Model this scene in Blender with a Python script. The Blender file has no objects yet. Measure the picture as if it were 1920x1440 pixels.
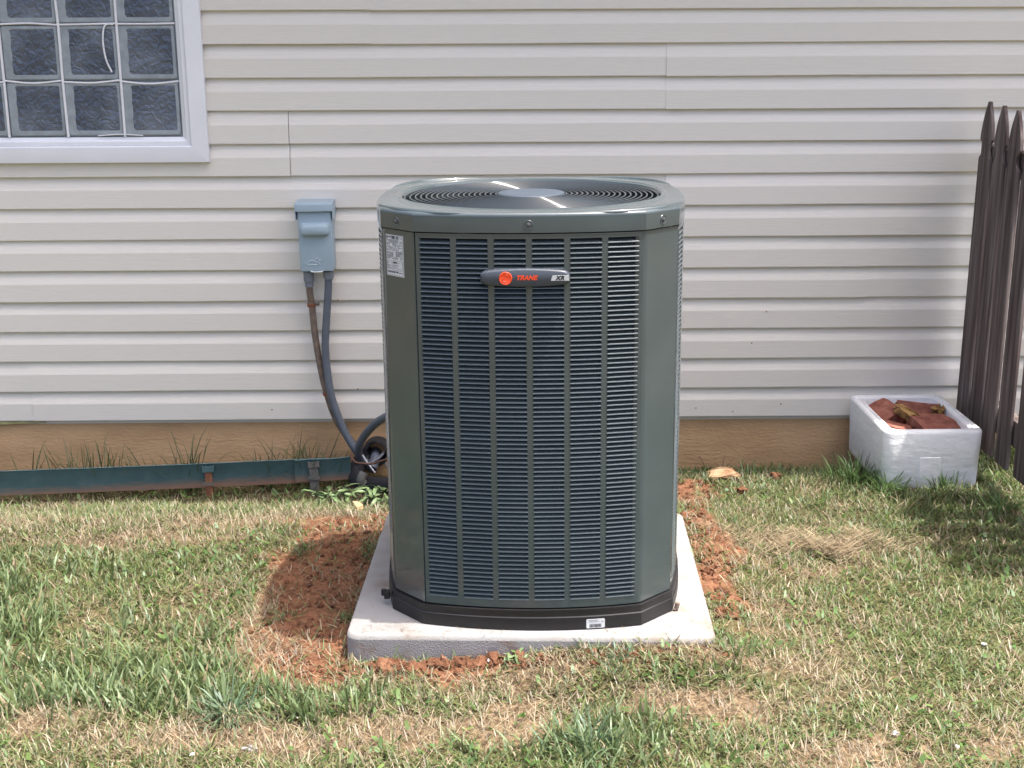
import bpy, bmesh, math, random
import numpy as np
from mathutils import Vector, Matrix

random.seed(7)
RNG = np.random.default_rng(11)
SC = bpy.context.scene
COL = SC.collection
PI = math.pi

# ------------------------------------------------------------------ camera
def make_camera():
    yaw, pitch, roll = -0.00447, 0.26264, -0.00536
    cy, sy, cp, sp = math.cos(yaw), math.sin(yaw), math.cos(pitch), math.sin(pitch)
    r = Vector((cy, sy, 0)); fw = Vector((-sy*cp, cy*cp, -sp)); up = r.cross(fw)
    cr, sr = math.cos(roll), math.sin(roll)
    r2 = r*cr + up*sr; u2 = up*cr - r*sr
    M = Matrix((r2, u2, -fw)).transposed().to_4x4()
    M.translation = Vector((0.58465, -4.70097, 1.5119))
    cd = bpy.data.cameras.new('camera'); cd.sensor_width = 36
    cd.lens = 2429.18/1920*36; cd.clip_start = .05; cd.clip_end = 500
    co = bpy.data.objects.new('camera', cd); COL.objects.link(co); co.matrix_world = M
    SC.camera = co
make_camera()

# ------------------------------------------------------------------ world, sun, exposure
SUNV = Vector((.356, -.068, 1.10)).normalized()
W = bpy.data.worlds.new('World'); SC.world = W; W.use_nodes = True
nt = W.node_tree; bg = nt.nodes['Background']
sky = nt.nodes.new('ShaderNodeTexSky'); sky.sky_type = 'NISHITA'; sky.sun_disc = False
sky.sun_elevation = math.asin(SUNV.z); sky.sun_rotation = math.atan2(SUNV.x, SUNV.y)
sky.air_density = .6; sky.dust_density = 6.0; sky.ozone_density = .6
nt.links.new(sky.outputs[0], bg.inputs[0]); bg.inputs[1].default_value = 0.15
sl = bpy.data.lights.new('sun', 'SUN'); sl.energy = 2.6; sl.angle = math.radians(.6); sl.color = (1, .96, .9)
so = bpy.data.objects.new('sun', sl); COL.objects.link(so)
so.rotation_euler = SUNV.to_track_quat('Z', 'Y').to_euler()
SC.view_settings.view_transform = 'Standard'; SC.view_settings.look = 'None'
SC.view_settings.exposure = 1.5; SC.view_settings.gamma = 1
SC.view_settings.use_curve_mapping = False

# ------------------------------------------------------------------ helpers
class MB:
    """collects polygons and links them as ONE mesh object"""
    def __init__(s): s.v = []; s.f = []; s.m = []; s.cur = 0; s.smooth = False
    def add(s, vs, fs, mi=None):
        o = len(s.v); s.v += [tuple(p) for p in vs]
        for f in fs: s.f.append([i+o for i in f]); s.m.append(s.cur if mi is None else mi)
    def box(s, x0, x1, y0, y1, z0, z1, mi=None, M=None):
        vs = [Vector((x, y, z)) for z in (z0, z1) for y in (y0, y1) for x in (x0, x1)]
        if M is not None: vs = [M @ p for p in vs]
        s.add(vs, [(0,2,3,1), (4,5,7,6), (0,1,5,4), (2,6,7,3), (0,4,6,2), (1,3,7,5)], mi)
    def loft(s, loops, close=True, cap0=False, cap1=False, mi=None):
        n = len(loops[0]); vs = [p for l in loops for p in l]; fs = []
        for a in range(len(loops)-1):
            for i in range(n if close else n-1):
                j = (i+1) % n
                fs.append((a*n+i, a*n+j, (a+1)*n+j, (a+1)*n+i))
        if cap0: fs.append(tuple(range(n))[::-1])
        if cap1: fs.append(tuple(range((len(loops)-1)*n, len(loops)*n)))
        s.add(vs, fs, mi)
    def tube(s, pts, r, n=10, caps=True, ridge=0, mi=None, closed=False):
        pts = [Vector(p) for p in pts]; N = len(pts); loops = []
        rs = r if isinstance(r, (list, tuple)) else [r]*N
        ref = Vector((0, 0, 1))
        for i, p in enumerate(pts):
            if closed: t = pts[(i+1) % N]-pts[i-1]
            else: t = pts[min(i+1, N-1)]-pts[max(i-1, 0)]
            t.normalize()
            a = ref - t*ref.dot(t)
            if a.length < 1e-3: a = Vector((1, 0, 0)) - t*t.x
            a.normalize(); b = t.cross(a); ref = a
            rr = rs[i]*(1+(ridge if i % 2 else 0))
            loops.append([p+(a*math.cos(2*PI*k/n)+b*math.sin(2*PI*k/n))*rr for k in range(n)])
        if closed: loops.append(loops[0])
        s.loft(loops, True, caps and not closed, caps and not closed, mi)
    def build(s, name, mats, parent=None, smooth=False, loc=None, bevel=0, angle=62):
        me = bpy.data.meshes.new(name); me.from_pydata(s.v, [], s.f)
        if not isinstance(mats, (list, tuple)): mats = [mats]
        for m in mats: me.materials.append(m)
        me.polygons.foreach_set('material_index', s.m)
        bm = bmesh.new(); bm.from_mesh(me); bmesh.ops.recalc_face_normals(bm, faces=bm.faces)
        if bevel:
            es = [e for e in bm.edges if len(e.link_faces) == 2 and e.calc_face_angle(0) > .6]
            bmesh.ops.bevel(bm, geom=es, offset=bevel, segments=2, affect='EDGES', profile=.6, clamp_overlap=True)
        bm.to_mesh(me); bm.free()
        if smooth or bevel:
            me.polygons.foreach_set('use_smooth', [True]*len(me.polygons))
            me.set_sharp_from_angle(angle=math.radians(angle))
        return link(name, me, parent, loc)

def link(name, data, parent=None, loc=None):
    o = bpy.data.objects.new(name, data); COL.objects.link(o)
    if parent: o.parent = parent
    if loc is not None: o.location = loc
    return o
def tag(o, label, cat, group=None):
    o['label'] = label; o['category'] = cat
    if group: o['group'] = group
    return o
def thing(name, label, cat, loc=(0, 0, 0), group=None):
    return tag(link(name, None, None, loc), label, cat, group)
def spline(pts, k=8):
    """Catmull-Rom through the points"""
    P = [Vector(p) for p in pts]; P = [P[0]*2-P[1]] + P + [P[-1]*2-P[-2]]; out = []
    for i in range(1, len(P)-2):
        for j in range(k):
            t = j/k; a, b, c, d = P[i-1:i+3]
            out.append(.5*((2*b)+(c-a)*t+(2*a-5*b+4*c-d)*t*t+(3*b-a-3*c+d)*t**3))
    out.append(P[-2]); return out
def sstep(a, b, x):
    t = np.clip((x-a)/(b-a), 0, 1); return t*t*(3-2*t)

_tables = [np.random.default_rng(100+i).random((64, 64)) for i in range(8)]
def vnoise(x, y, scale, k=0):
    T = _tables[k]; u = np.asarray(x)*scale+17.3*k; v = np.asarray(y)*scale+5.1*k
    i = np.floor(u).astype(int); j = np.floor(v).astype(int); a = u-i; b = v-j
    a = a*a*(3-2*a); b = b*b*(3-2*b); i %= 64; j %= 64; i2 = (i+1) % 64; j2 = (j+1) % 64
    return (T[i, j]*(1-a)+T[i2, j]*a)*(1-b)+(T[i, j2]*(1-a)+T[i2, j2]*a)*b

# ------------------------------------------------------------------ materials
def mat(name, col, rough=.6, metal=0, spec=.5, var=0, vscale=20, bump=0, bscale=200, stretch=(1, 1, 1), coat=0, rvar=0, detail=4):
    m = bpy.data.materials.new(name); m.use_nodes = True; n = m.node_tree; b = n.nodes['Principled BSDF']
    b.inputs['Base Color'].default_value = (*col, 1); b.inputs['Roughness'].default_value = rough
    b.inputs['Metallic'].default_value = metal; b.inputs['Specular IOR Level'].default_value = spec
    if coat: b.inputs['Coat Weight'].default_value = coat; b.inputs['Coat Roughness'].default_value = .08; b.inputs['Coat IOR'].default_value = 1.55
    if var or bump or rvar:
        tc = n.nodes.new('ShaderNodeTexCoord'); mp = n.nodes.new('ShaderNodeMapping')
        oi = n.nodes.new('ShaderNodeObjectInfo'); ml = n.nodes.new('ShaderNodeVectorMath'); ml.operation = 'MULTIPLY_ADD'
        n.links.new(oi.outputs['Random'], ml.inputs[0]); ml.inputs[1].default_value = (7.3, 5.1, 3.7)
        n.links.new(tc.outputs['Object'], ml.inputs[2])
        n.links.new(ml.outputs[0], mp.inputs[0]); mp.inputs['Scale'].default_value = stretch
    if var or rvar:
        t = n.nodes.new('ShaderNodeTexNoise'); t.inputs['Scale'].default_value = vscale; t.inputs['Detail'].default_value = detail
        n.links.new(mp.outputs[0], t.inputs['Vector'])
    if var:
        r = n.nodes.new('ShaderNodeValToRGB'); e = r.color_ramp.elements
        e[0].position = .3; e[1].position = .7
        e[0].color = tuple(c*(1-var) for c in col)+(1,); e[1].color = tuple(min(1, c*(1+var)) for c in col)+(1,)
        n.links.new(t.outputs['Fac'], r.inputs[0]); n.links.new(r.outputs[0], b.inputs['Base Color'])
    if rvar:
        mr = n.nodes.new('ShaderNodeMapRange'); mr.inputs[3].default_value = rough-rvar; mr.inputs[4].default_value = rough+rvar
        n.links.new(t.outputs['Fac'], mr.inputs[0]); n.links.new(mr.outputs[0], b.inputs['Roughness'])
    if bump:
        t2 = n.nodes.new('ShaderNodeTexNoise'); t2.inputs['Scale'].default_value = bscale; t2.inputs['Detail'].default_value = 5
        n.links.new(mp.outputs[0], t2.inputs['Vector'])
        bp = n.nodes.new('ShaderNodeBump'); bp.inputs['Strength'].default_value = bump; bp.inputs['Distance'].default_value = .004
        n.links.new(t2.outputs['Fac'], bp.inputs['Height']); n.links.new(bp.outputs[0], b.inputs['Normal'])
    return m
def ramp_mat(name, stops, scale, stretch=(1, 1, 1), rough=.7, bump=0, bscale=60, spec=.3, zmix=None, detail=6, bdist=.006):
    """noise-driven colour ramp; zmix=(z0,z1,colour): another colour, broken by noise, below z0..z1 (wear)"""
    m = bpy.data.materials.new(name); m.use_nodes = True; n = m.node_tree; b = n.nodes['Principled BSDF']
    b.inputs['Roughness'].default_value = rough; b.inputs['Specular IOR Level'].default_value = spec
    tc = n.nodes.new('ShaderNodeTexCoord'); mp = n.nodes.new('ShaderNodeMapping')
    oi = n.nodes.new('ShaderNodeObjectInfo'); ml = n.nodes.new('ShaderNodeVectorMath'); ml.operation = 'MULTIPLY_ADD'
    n.links.new(oi.outputs['Random'], ml.inputs[0]); ml.inputs[1].default_value = (7.3, 5.1, 0 if zmix else 3.7)
    n.links.new(tc.outputs['Object'], ml.inputs[2]); n.links.new(ml.outputs[0], mp.inputs[0])
    mp.inputs['Scale'].default_value = stretch
    t = n.nodes.new('ShaderNodeTexNoise'); t.inputs['Scale'].default_value = scale; t.inputs['Detail'].default_value = detail
    n.links.new(mp.outputs[0], t.inputs['Vector'])
    r = n.nodes.new('ShaderNodeValToRGB')
    while len(r.color_ramp.elements) < len(stops): r.color_ramp.elements.new(.5)
    for e, (p, c) in zip(r.color_ramp.elements, stops): e.position = p; e.color = (*c, 1)
    n.links.new(t.outputs['Fac'], r.inputs[0]); out = r.outputs[0]
    if zmix:
        sp = n.nodes.new('ShaderNodeSeparateXYZ'); n.links.new(tc.outputs['Object'], sp.inputs[0])
        mr = n.nodes.new('ShaderNodeMapRange'); mr.inputs[1].default_value = zmix[0]; mr.inputs[2].default_value = zmix[1]
        mr.inputs[3].default_value = 1; mr.inputs[4].default_value = 0
        t3 = n.nodes.new('ShaderNodeTexNoise'); t3.inputs['Scale'].default_value = 22; t3.inputs['Detail'].default_value = 6
        ad = n.nodes.new('ShaderNodeMath'); ad.operation = 'MULTIPLY_ADD'; ad.inputs[1].default_value = -.055; 
        n.links.new(t3.outputs['Fac'], ad.inputs[0]); n.links.new(sp.outputs[2], ad.inputs[2])
        n.links.new(ad.outputs[0], mr.inputs[0])
        mx = n.nodes.new('ShaderNodeMix'); mx.data_type = 'RGBA'; n.links.new(mr.outputs[0], mx.inputs[0])
        n.links.new(out, mx.inputs[6]); mx.inputs[7].default_value = (*zmix[2], 1); out = mx.outputs[2]
    n.links.new(out, b.inputs['Base Color'])
    if bump:
        t2 = n.nodes.new('ShaderNodeTexNoise'); t2.inputs['Scale'].default_value = bscale; t2.inputs['Detail'].default_value = 6
        n.links.new(mp.outputs[0], t2.inputs['Vector'])
        bp = n.nodes.new('ShaderNodeBump'); bp.inputs['Strength'].default_value = bump; bp.inputs['Distance'].default_value = bdist
        n.links.new(t2.outputs['Fac'], bp.inputs['Height']); n.links.new(bp.outputs[0], b.inputs['Normal'])
    return m
def blade_mat(name, transl=.3, gloss=.05):
    m = bpy.data.materials.new(name); m.use_nodes = True; n = m.node_tree; n.nodes.remove(n.nodes['Principled BSDF'])
    at = n.nodes.new('ShaderNodeAttribute'); at.attribute_name = 'col'
    d = n.nodes.new('ShaderNodeBsdfDiffuse'); t = n.nodes.new('ShaderNodeBsdfTranslucent'); g = n.nodes.new('ShaderNodeBsdfGlossy')
    g.inputs['Roughness'].default_value = .45; g.inputs['Color'].default_value = (.9, .95, 1, 1)
    a = n.nodes.new('ShaderNodeMixShader'); b = n.nodes.new('ShaderNodeMixShader')
    a.inputs[0].default_value = transl; b.inputs[0].default_value = gloss
    n.links.new(at.outputs['Color'], d.inputs[0]); n.links.new(at.outputs['Color'], t.inputs[0])
    n.links.new(d.outputs[0], a.inputs[1]); n.links.new(t.outputs[0], a.inputs[2])
    n.links.new(a.outputs[0], b.inputs[1]); n.links.new(g.outputs[0], b.inputs[2])
    n.links.new(b.outputs[0], n.nodes['Material Output'].inputs[0]); return m

M = {}
M['siding'] = mat('vinyl_siding', (.73, .70, .64), .5, spec=.3, var=.045, vscale=3, bump=.22, bscale=1, stretch=(9, 200, 420), detail=5)
M['foundation'] = ramp_mat('parged_foundation', [(.25, (.42, .265, .14)), (.5, (.54, .35, .19)), (.8, (.60, .40, .23))], 4, rough=.9, bump=.55, bscale=55, stretch=(1, 1, 2.4))
M['vinyl'] = mat('white_vinyl', (.80, .82, .86), .38, spec=.5, var=.03, vscale=6)
M['soffit'] = mat('soffit_vinyl', (.7, .69, .66), .5)
M['shingle'] = mat('roof_shingle', (.09, .085, .08), .9, var=.3, vscale=40, bump=.5)
M['caulk'] = mat('white_caulk', (.78, .79, .82), .5)
M['frost'] = mat('block_glass_edge', (.29, .33, .36), .35, spec=.5, var=.15, vscale=30)
M['dark'] = mat('dark_interior', (.02, .022, .025), .7)
M['paint'] = mat('grey_green_paint', (.059, .079, .086), .34, spec=.25, var=.10, vscale=7, rvar=.05, bump=.03, bscale=400, coat=1.0)
M['coil'] = mat('dark_coil', (.012, .011, .013), .6, var=.4, vscale=30)
M['black'] = mat('black_plastic', (.016, .0155, .017), .5, spec=.4, var=.25, vscale=12, bump=.05, bscale=300)
M['wire'] = mat('coated_guard_wire', (.030, .038, .046), .11, spec=.35)
M['capdisc'] = mat('blue_grey_plastic', (.055, .072, .095), .5, spec=.3)
M['badge'] = mat('badge_plastic', (.05, .06, .078), .4)
M['red'] = mat('orange_red_print', (.82, .075, .02), .4)
M['silver'] = mat('silver_plate', (.55, .57, .58), .45)
M['ink'] = mat('black_ink', (.015, .015, .017), .6)
M['greyink'] = mat('grey_ink', (.16, .165, .18), .6)
M['label'] = mat('white_label', (.62, .64, .66), .4)
M['steel'] = mat('screw_steel', (.10, .105, .11), .35, metal=.4)
M['concrete'] = ramp_mat('pad_concrete', [(.27, (.22, .175, .14)), (.40, (.28, .265, .25)), (.52, (.30, .297, .29)), (.75, (.325, .32, .315))], 8, rough=.9, bump=.5, bscale=170, spec=.2, detail=11, bdist=.003)
M['padside'] = ramp_mat('pad_side_concrete', [(.28, (.24, .16, .12)), (.42, (.31, .30, .30)), (.8, (.37, .37, .38))], 12, rough=.85, bump=.7, bscale=240, spec=.3, detail=10)
M['box'] = mat('disconnect_grey', (.33, .43, .50), .42, var=.04, vscale=12, bump=.03, bscale=200)
M['conduit'] = mat('grey_conduit', (.105, .125, .16), .42, var=.12, vscale=20)
M['brownpipe'] = ramp_mat('weathered_conduit', [(.35, (.13, .105, .09)), (.55, (.20, .15, .12)), (.75, (.24, .19, .155))], 30, rough=.55, spec=.4)
M['fitting'] = mat('grey_fitting', (.17, .19, .22), .5)
M['rubber'] = mat('foam_insulation', (.018, .018, .022), .75, var=.3, vscale=40, bump=.3, bscale=150)
M['copper'] = ramp_mat('old_copper', [(.3, (.10, .055, .04)), (.7, (.24, .13, .09))], 60, rough=.5)
M['green'] = ramp_mat('green_edging', [(.3, (.06, .115, .125)), (.6, (.075, .14, .15)), (.85, (.13, .17, .175))], 14, rough=.5, bump=.15, bscale=60, spec=.35, zmix=(-.108, -.076, (.24, .15, .11)))
M['rust'] = ramp_mat('rusty_stake', [(.3, (.17, .07, .04)), (.55, (.26, .115, .065)), (.8, (.13, .10, .09))], 40, rough=.85)
M['greystake'] = ramp_mat('dull_stake', [(.3, (.10, .11, .10)), (.7, (.17, .16, .15))], 40, rough=.7)
M['wood'] = ramp_mat('weathered_wood', [(.25, (.055, .038, .036)), (.5, (.13, .10, .094)), (.75, (.25, .22, .205))], 1, stretch=(45, 45, 2.2), rough=.85, bump=.5, bscale=1, spec=.25)
M['foam'] = mat('polystyrene', (.84, .85, .86), .7, spec=.3, var=.05, vscale=10, bump=.9, bscale=22, stretch=(1, 1, 2.2))
M['brick'] = ramp_mat('broken_brick', [(.3, (.20, .07, .05)), (.55, (.31, .12, .085)), (.8, (.42, .20, .15))], 30, rough=.9, bump=.6, bscale=90)
M['ochre'] = ramp_mat('ochre_chunk', [(.3, (.13, .07, .03)), (.55, (.42, .25, .09)), (.8, (.5, .36, .17))], 40, rough=.9, bump=.8, bscale=80)
M['stone'] = ramp_mat('tan_stone', [(.3, (.16, .075, .04)), (.5, (.32, .20, .11)), (.75, (.42, .31, .20))], 26, stretch=(1, 2, 4), rough=.9, bump=.8, bscale=60)
M['clod'] = ramp_mat('red_clay', [(.3, (.105, .048, .028)), (.55, (.185, .088, .05)), (.8, (.27, .145, .088))], 25, rough=1, bump=.8, bscale=120, spec=.1)
M['leaf'] = mat('weed_leaf', (.14, .21, .085), .5, var=.25, vscale=25)
M['deadleaf'] = mat('dead_leaf', (.50, .33, .17), .7, var=.2, vscale=20)
M['crumb'] = mat('white_foam_crumb', (.8, .8, .8), .8)
M['grass'] = blade_mat('grass_blades', .34, .03)
M['straw'] = blade_mat('dry_straw', .15, .03)

def glass_face():
    m = bpy.data.materials.new('wavy_block_glass'); m.use_nodes = True; n = m.node_tree; b = n.nodes['Principled BSDF']
    b.inputs['Base Color'].default_value = (.085, .105, .15, 1); b.inputs['Roughness'].default_value = .12
    b.inputs['Specular IOR Level'].default_value = .7
    tc = n.nodes.new('ShaderNodeTexCoord'); oi = n.nodes.new('ShaderNodeObjectInfo')
    ml = n.nodes.new('ShaderNodeVectorMath'); ml.operation = 'MULTIPLY_ADD'; ml.inputs[1].default_value = (3, 9, 5)
    n.links.new(oi.outputs['Random'], ml.inputs[0]); n.links.new(tc.outputs['Object'], ml.inputs[2])
    t = n.nodes.new('ShaderNodeTexNoise'); t.inputs['Scale'].default_value = 34; t.inputs['Detail'].default_value = 1.5; t.inputs['Distortion'].default_value = 1.2
    n.links.new(ml.outputs[0], t.inputs['Vector'])
    h = n.nodes.new('ShaderNodeTexNoise'); h.inputs['Scale'].default_value = 7; h.inputs['Detail'].default_value = 4
    n.links.new(ml.outputs[0], h.inputs['Vector']); r = n.nodes.new('ShaderNodeValToRGB'); e = r.color_ramp.elements
    e[0].position = .42; e[0].color = (.058, .076, .112, 1); e[1].position = .8; e[1].color = (.17, .20, .25, 1)
    n.links.new(h.outputs['Fac'], r.inputs[0]); n.links.new(r.outputs[0], b.inputs['Base Color'])
    bp = n.nodes.new('ShaderNodeBump'); bp.inputs['Strength'].default_value = .75; bp.inputs['Distance'].default_value = .013
    n.links.new(t.outputs['Fac'], bp.inputs['Height']); n.links.new(bp.outputs[0], b.inputs['Normal'])
    return m
M['glass'] = glass_face()

# ------------------------------------------------------------------ ground
UC = Vector((.6585, -1.331))                       # centre of the unit and of its pad
PAD = (-.46, .46, -.44, .44)
PROT = -.035
def pad_local(x, y):
    c, s = math.cos(PROT), math.sin(PROT); dx = x-.655; dy = y+1.32
    return dx*c+dy*s, -dx*s+dy*c
def pad_dist(x, y):
    u, v = pad_local(x, y)
    dx = np.maximum(np.abs(u)-.46, 0); dy = np.maximum(np.abs(v)-.44, 0)
    return np.hypot(dx, dy)
def gz(x, y):
    x = np.asarray(x, float); y = np.asarray(y, float)
    k = sstep(.1, 1.3, x)
    y0 = -.92+.48*k; y1 = -.16+.12*k
    z = (-.120+.015*k)*sstep(0, 1, (y-y0)/(y1-y0))
    z = z*(1-.55*sstep(1.85, 2.2, x)*sstep(-.6, -.2, y))+.06*sstep(2.25, 2.5, x)*sstep(-.5, -.1, y)
    d = pad_dist(x, y)
    z = z+.058*sstep(.25, 1.0, x)*np.exp(-(d/.17)**2)*(1-sstep(-.75, -.5, y))
    z = z+.012*(vnoise(x, y, 2.2, 1)-.5)+.008*(vnoise(x, y, 7, 2)-.5)*(d > .02)
    return z
def blobs(x, y, L):
    r = np.zeros_like(x)
    for cx, cy, rx, ry in L: r = np.maximum(r, np.exp(-((x-cx)/rx)**2-((y-cy)/ry)**2))
    return r
SOIL = [(.05, -1.2, .2, .42), (.0, -.78, .22, .13), (.1, -1.62, .16, .2), (.12, -1.79, .17, .07), (.42, -1.79, .26, .05),
        (1.19, -.55, .10, .2), (1.185, -.95, .085, .34), (1.165, -1.38, .075, .24), (1.08, -.62, .2, .1), (.2, -.75, .15, .2)]
STRAW = [(-.3, -.73, .32, .10), (.0, -.66, .2, .08), (1.52, -1.02, .24, .07), (-.16, -2.1, .2, .09), (.1, -2.16, .22, .1), (.62, -2.02, .2, .13),
         (-.44, -2.02, .13, .06), (-.97, -.76, .3, .06), (.3, -2.1, .2, .1), (1.04, -2.04, .2, .08), (-.1, -1.5, .09, .22), (-.58, -.92, .35, .08),
         (.6, -1.86, .3, .05), (1.55, -1.2, .2, .04), (.02, -1.72, .1, .1), (1.15, -1.85, .25, .06), (1.3, -2.2, .2, .08)]
LUSH = [(-.68, -1.55, .22, .16), (-.43, -1.70, .26, .13), (-.18, -1.77, .2, .07), (-.06, -2.0, .11, .06), (.73, -2.17, .13, .07), (.93, -2.2, .1, .06),
        (-.4, -1.9, .28, .10), (.14, -1.98, .14, .06), (-.85, -1.35, .2, .2)]
def masks(x, y):
    wx = x+.16*(vnoise(x, y, 6, 3)-.5)+.08*(vnoise(x, y, 19, 5)-.5); wy = y+.12*(vnoise(x, y, 6, 4)-.5)+.07*(vnoise(x, y, 19, 6)-.5)
    st = np.maximum(blobs(wx, wy, STRAW), .45*sstep(.52, .80, .6*vnoise(x, y, 3.6, 7)+.4*vnoise(x, y, 11, 1)))
    return blobs(wx, wy, SOIL), st, blobs(wx, wy, LUSH)

def ground():
    def axis(a, b, step, far):
        fine = np.arange(a, b+1e-6, step); out = []
        g = step; p = b
        while p < far: g *= 1.35; p += g; out.append(p)
        lo = []; g = step; p = a
        while p > -far: g *= 1.35; p -= g; lo.append(p)
        return np.array(lo[::-1]+list(fine)+out)
    X = axis(-1.5, 2.7, .0125, 70); Y = axis(-2.7, .05, .0125, 70)
    gx, gy = np.meshgrid(X, Y, indexing='ij'); z = gz(gx, gy)
    s, st, lu = masks(gx.ravel(), gy.ravel())
    rough = .013*sstep(.25, .8, s).reshape(gx.shape)*(vnoise(gx, gy, 38, 5)-.4+.6*(vnoise(gx, gy, 75, 6)-.5))
    z = z+rough*(pad_dist(gx, gy) > .012)
    nx, ny = gx.shape
    co = np.stack([gx, gy, z], -1).reshape(-1, 3)
    i = np.arange(nx*ny).reshape(nx, ny)
    q = np.stack([i[:-1, :-1], i[1:, :-1], i[1:, 1:], i[:-1, 1:]], -1).reshape(-1, 4)
    me = bpy.data.meshes.new('ground'); me.from_pydata(co.tolist(), [], q.tolist())
    a = me.attributes.new('col', 'FLOAT_COLOR', 'POINT')
    sm = sstep(.12, .68, s+.30*(vnoise(gx, gy, 14, 2).ravel()-.5))[:, None]
    tan = np.array([.20, .14, .085]); red = np.array([.19, .092, .053]); grn = np.array([.105, .090, .046])
    stm = sstep(.3, .7, st+.4*(vnoise(gx, gy, 9, 7).ravel()-.5))[:, None]
    c = grn*(1-stm)+tan*stm; c = c*(1-sm)+red*sm
    c = c*(.8+.4*vnoise(gx, gy, 30, 1).ravel()[:, None])
    a.data.foreach_set('color', np.concatenate([c, np.ones((len(c), 1))], 1).astype(np.float32).ravel())
    me.polygons.foreach_set('use_smooth', np.ones(len(q), bool))
    m = bpy.data.materials.new('yard_soil'); m.use_nodes = True; n = m.node_tree; b = n.nodes['Principled BSDF']
    b.inputs['Roughness'].default_value = 1; b.inputs['Specular IOR Level'].default_value = .1
    at = n.nodes.new('ShaderNodeAttribute'); at.attribute_name = 'col'
    t = n.nodes.new('ShaderNodeTexNoise'); t.inputs['Scale'].default_value = 90; t.inputs['Detail'].default_value = 8
    tc = n.nodes.new('ShaderNodeTexCoord'); n.links.new(tc.outputs['Object'], t.inputs['Vector'])
    mr = n.nodes.new('ShaderNodeMapRange'); mr.inputs[1].default_value = .3; mr.inputs[2].default_value = .7; mr.inputs[3].default_value = .6; mr.inputs[4].default_value = 1.35
    n.links.new(t.outputs['Fac'], mr.inputs[0])
    mx = n.nodes.new('ShaderNodeVectorMath'); mx.operation = 'SCALE'; n.links.new(at.outputs['Color'], mx.inputs[0]); n.links.new(mr.outputs[0], mx.inputs['Scale'])
    n.links.new(mx.outputs[0], b.inputs['Base Color'])
    bp = n.nodes.new('ShaderNodeBump'); bp.inputs['Strength'].default_value = .8; bp.inputs['Distance'].default_value = .01
    n.links.new(t.outputs['Fac'], bp.inputs['Height']); n.links.new(bp.outputs[0], b.inputs['Normal'])
    me.materials.append(m)
    o = link('ground', me); o['kind'] = 'structure'
ground()

# ------------------------------------------------------------------ house
SZ0, SE = .1146, .1143                            # siding bottom, height of a course
house = thing('house', 'house wall clad in pale beige vinyl siding above a tan foundation', 'house')
def siding_panel_mesh(L, courses=2):
    b = MB(); prof = []
    for c in range(courses):
        z = c*SE
        prof += [(.0150, z+.0015), (.0016, z), (.0002, z+.0016), (.0000, z+.004), (.0012, z+.0655), (.0024, z+.0695), (.0048, z+.076),
                 (.0088, z+.088), (.0128, z+.102), (.0150, z+SE+.001)]
    nx = max(2, int(L/.11)); n = len(prof); ph = L*7.7
    def wav(x, c): return .0007*math.sin(x*2.1+ph+c*2)+.0005*math.sin(x*5.3+ph*2+c)+.0003*math.sin(x*11+c*3+ph)
    loops = []
    for i in range(nx+1):
        x = L*i/nx
        loops.append([(x, y+wav(x, int(z/SE+.02))*.8, z+.7*wav(x+3, int(z/SE+.02))) for y, z in prof])
    b.loft(loops, close=False)
    for l in (loops[0], loops[-1]):
        b.add(l+[(x, y+.0026, z) for x, y, z in l], [(i, i+1, n+i+1, n+i) for i in range(n-1)])
    me = bpy.data.meshes.new('siding_panel'); me.from_pydata(b.v, [], b.f); me.materials.append(M['siding'])
    return me
_pm = {}
JOINTS = {0: [-1.20], 1: [.30], 2: [1.9], 3: [1.165], 4: [-.185], 5: [1.157], 6: [.1], 7: [-.9], 8: [1.4], 9: [.4], 10: [-.3]}
for k in range(11):
    js = [-4.6]+[j for j in JOINTS[k]]; js = js+[js[-1]+3.66, 6.4]
    if js[1]-js[0] > 4: js.insert(1, js[1]-3.66)
    js = [j for j in js if j <= 6.4]
    for a, (x0, x1) in enumerate(zip(js[:-1], js[1:])):
        gap = .002 if k in (4,) else -.02          # one dark open joint, otherwise panels overlap
        L = round(x1-x0-gap if x1 < 6.3 else x1-x0, 3)
        if L not in _pm: _pm[L] = siding_panel_mesh(L)
        dy = -.0024 if (a+k) % 2 else 0
        dz = .0012*math.sin(k*5.1+a*2.3)
        link('siding_panel', _pm[L], house, (x0, dy, SZ0+2*k*SE+dz))
b = MB(); b.box(-4.6, 6.4, .017, .2, .1, 2.66); b.box(-4.6, -4.4, .2, 8, -.2, 2.6); b.box(6.2, 6.4, .2, 8, -.2, 2.6); b.box(-4.6, 6.4, 8, 8.2, -.2, 2.6)
b.build('wall', M['siding'], house)
b = MB(); b.box(-4.58, 6.38, .0172, .25, -.5, .128); b.build('foundation', M['foundation'], house)
EAVE = .46
b = MB(); b.box(-4.9, 6.7, -EAVE, .015, 2.57, 2.585); b.build('soffit', M['soffit'], house)
b = MB(); b.box(-4.9, 6.7, -EAVE-.02, -EAVE-.001, 2.56, 2.74); b.build('fascia', M['vinyl'], house)
b = MB(); b.loft([[(-4.95, -EAVE-.06, 2.75), (-4.95, 4.1, 4.75), (-4.95, 4.1, 4.69), (-4.95, -EAVE-.05, 2.70)], [(6.75, -EAVE-.06, 2.75), (6.75, 4.1, 4.75), (6.75, 4.1, 4.69), (6.75, -EAVE-.05, 2.70)]], True, True, True)
b.loft([[(-4.95, 4.101, 4.75), (-4.95, 8.7, 2.75), (-4.95, 8.7, 2.69), (-4.95, 4.101, 4.69)], [(6.75, 4.101, 4.75), (6.75, 8.7, 2.75), (6.75, 8.7, 2.69), (6.75, 4.101, 4.69)]], True, True, True)
b.build('roof', M['shingle'], house)
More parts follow.
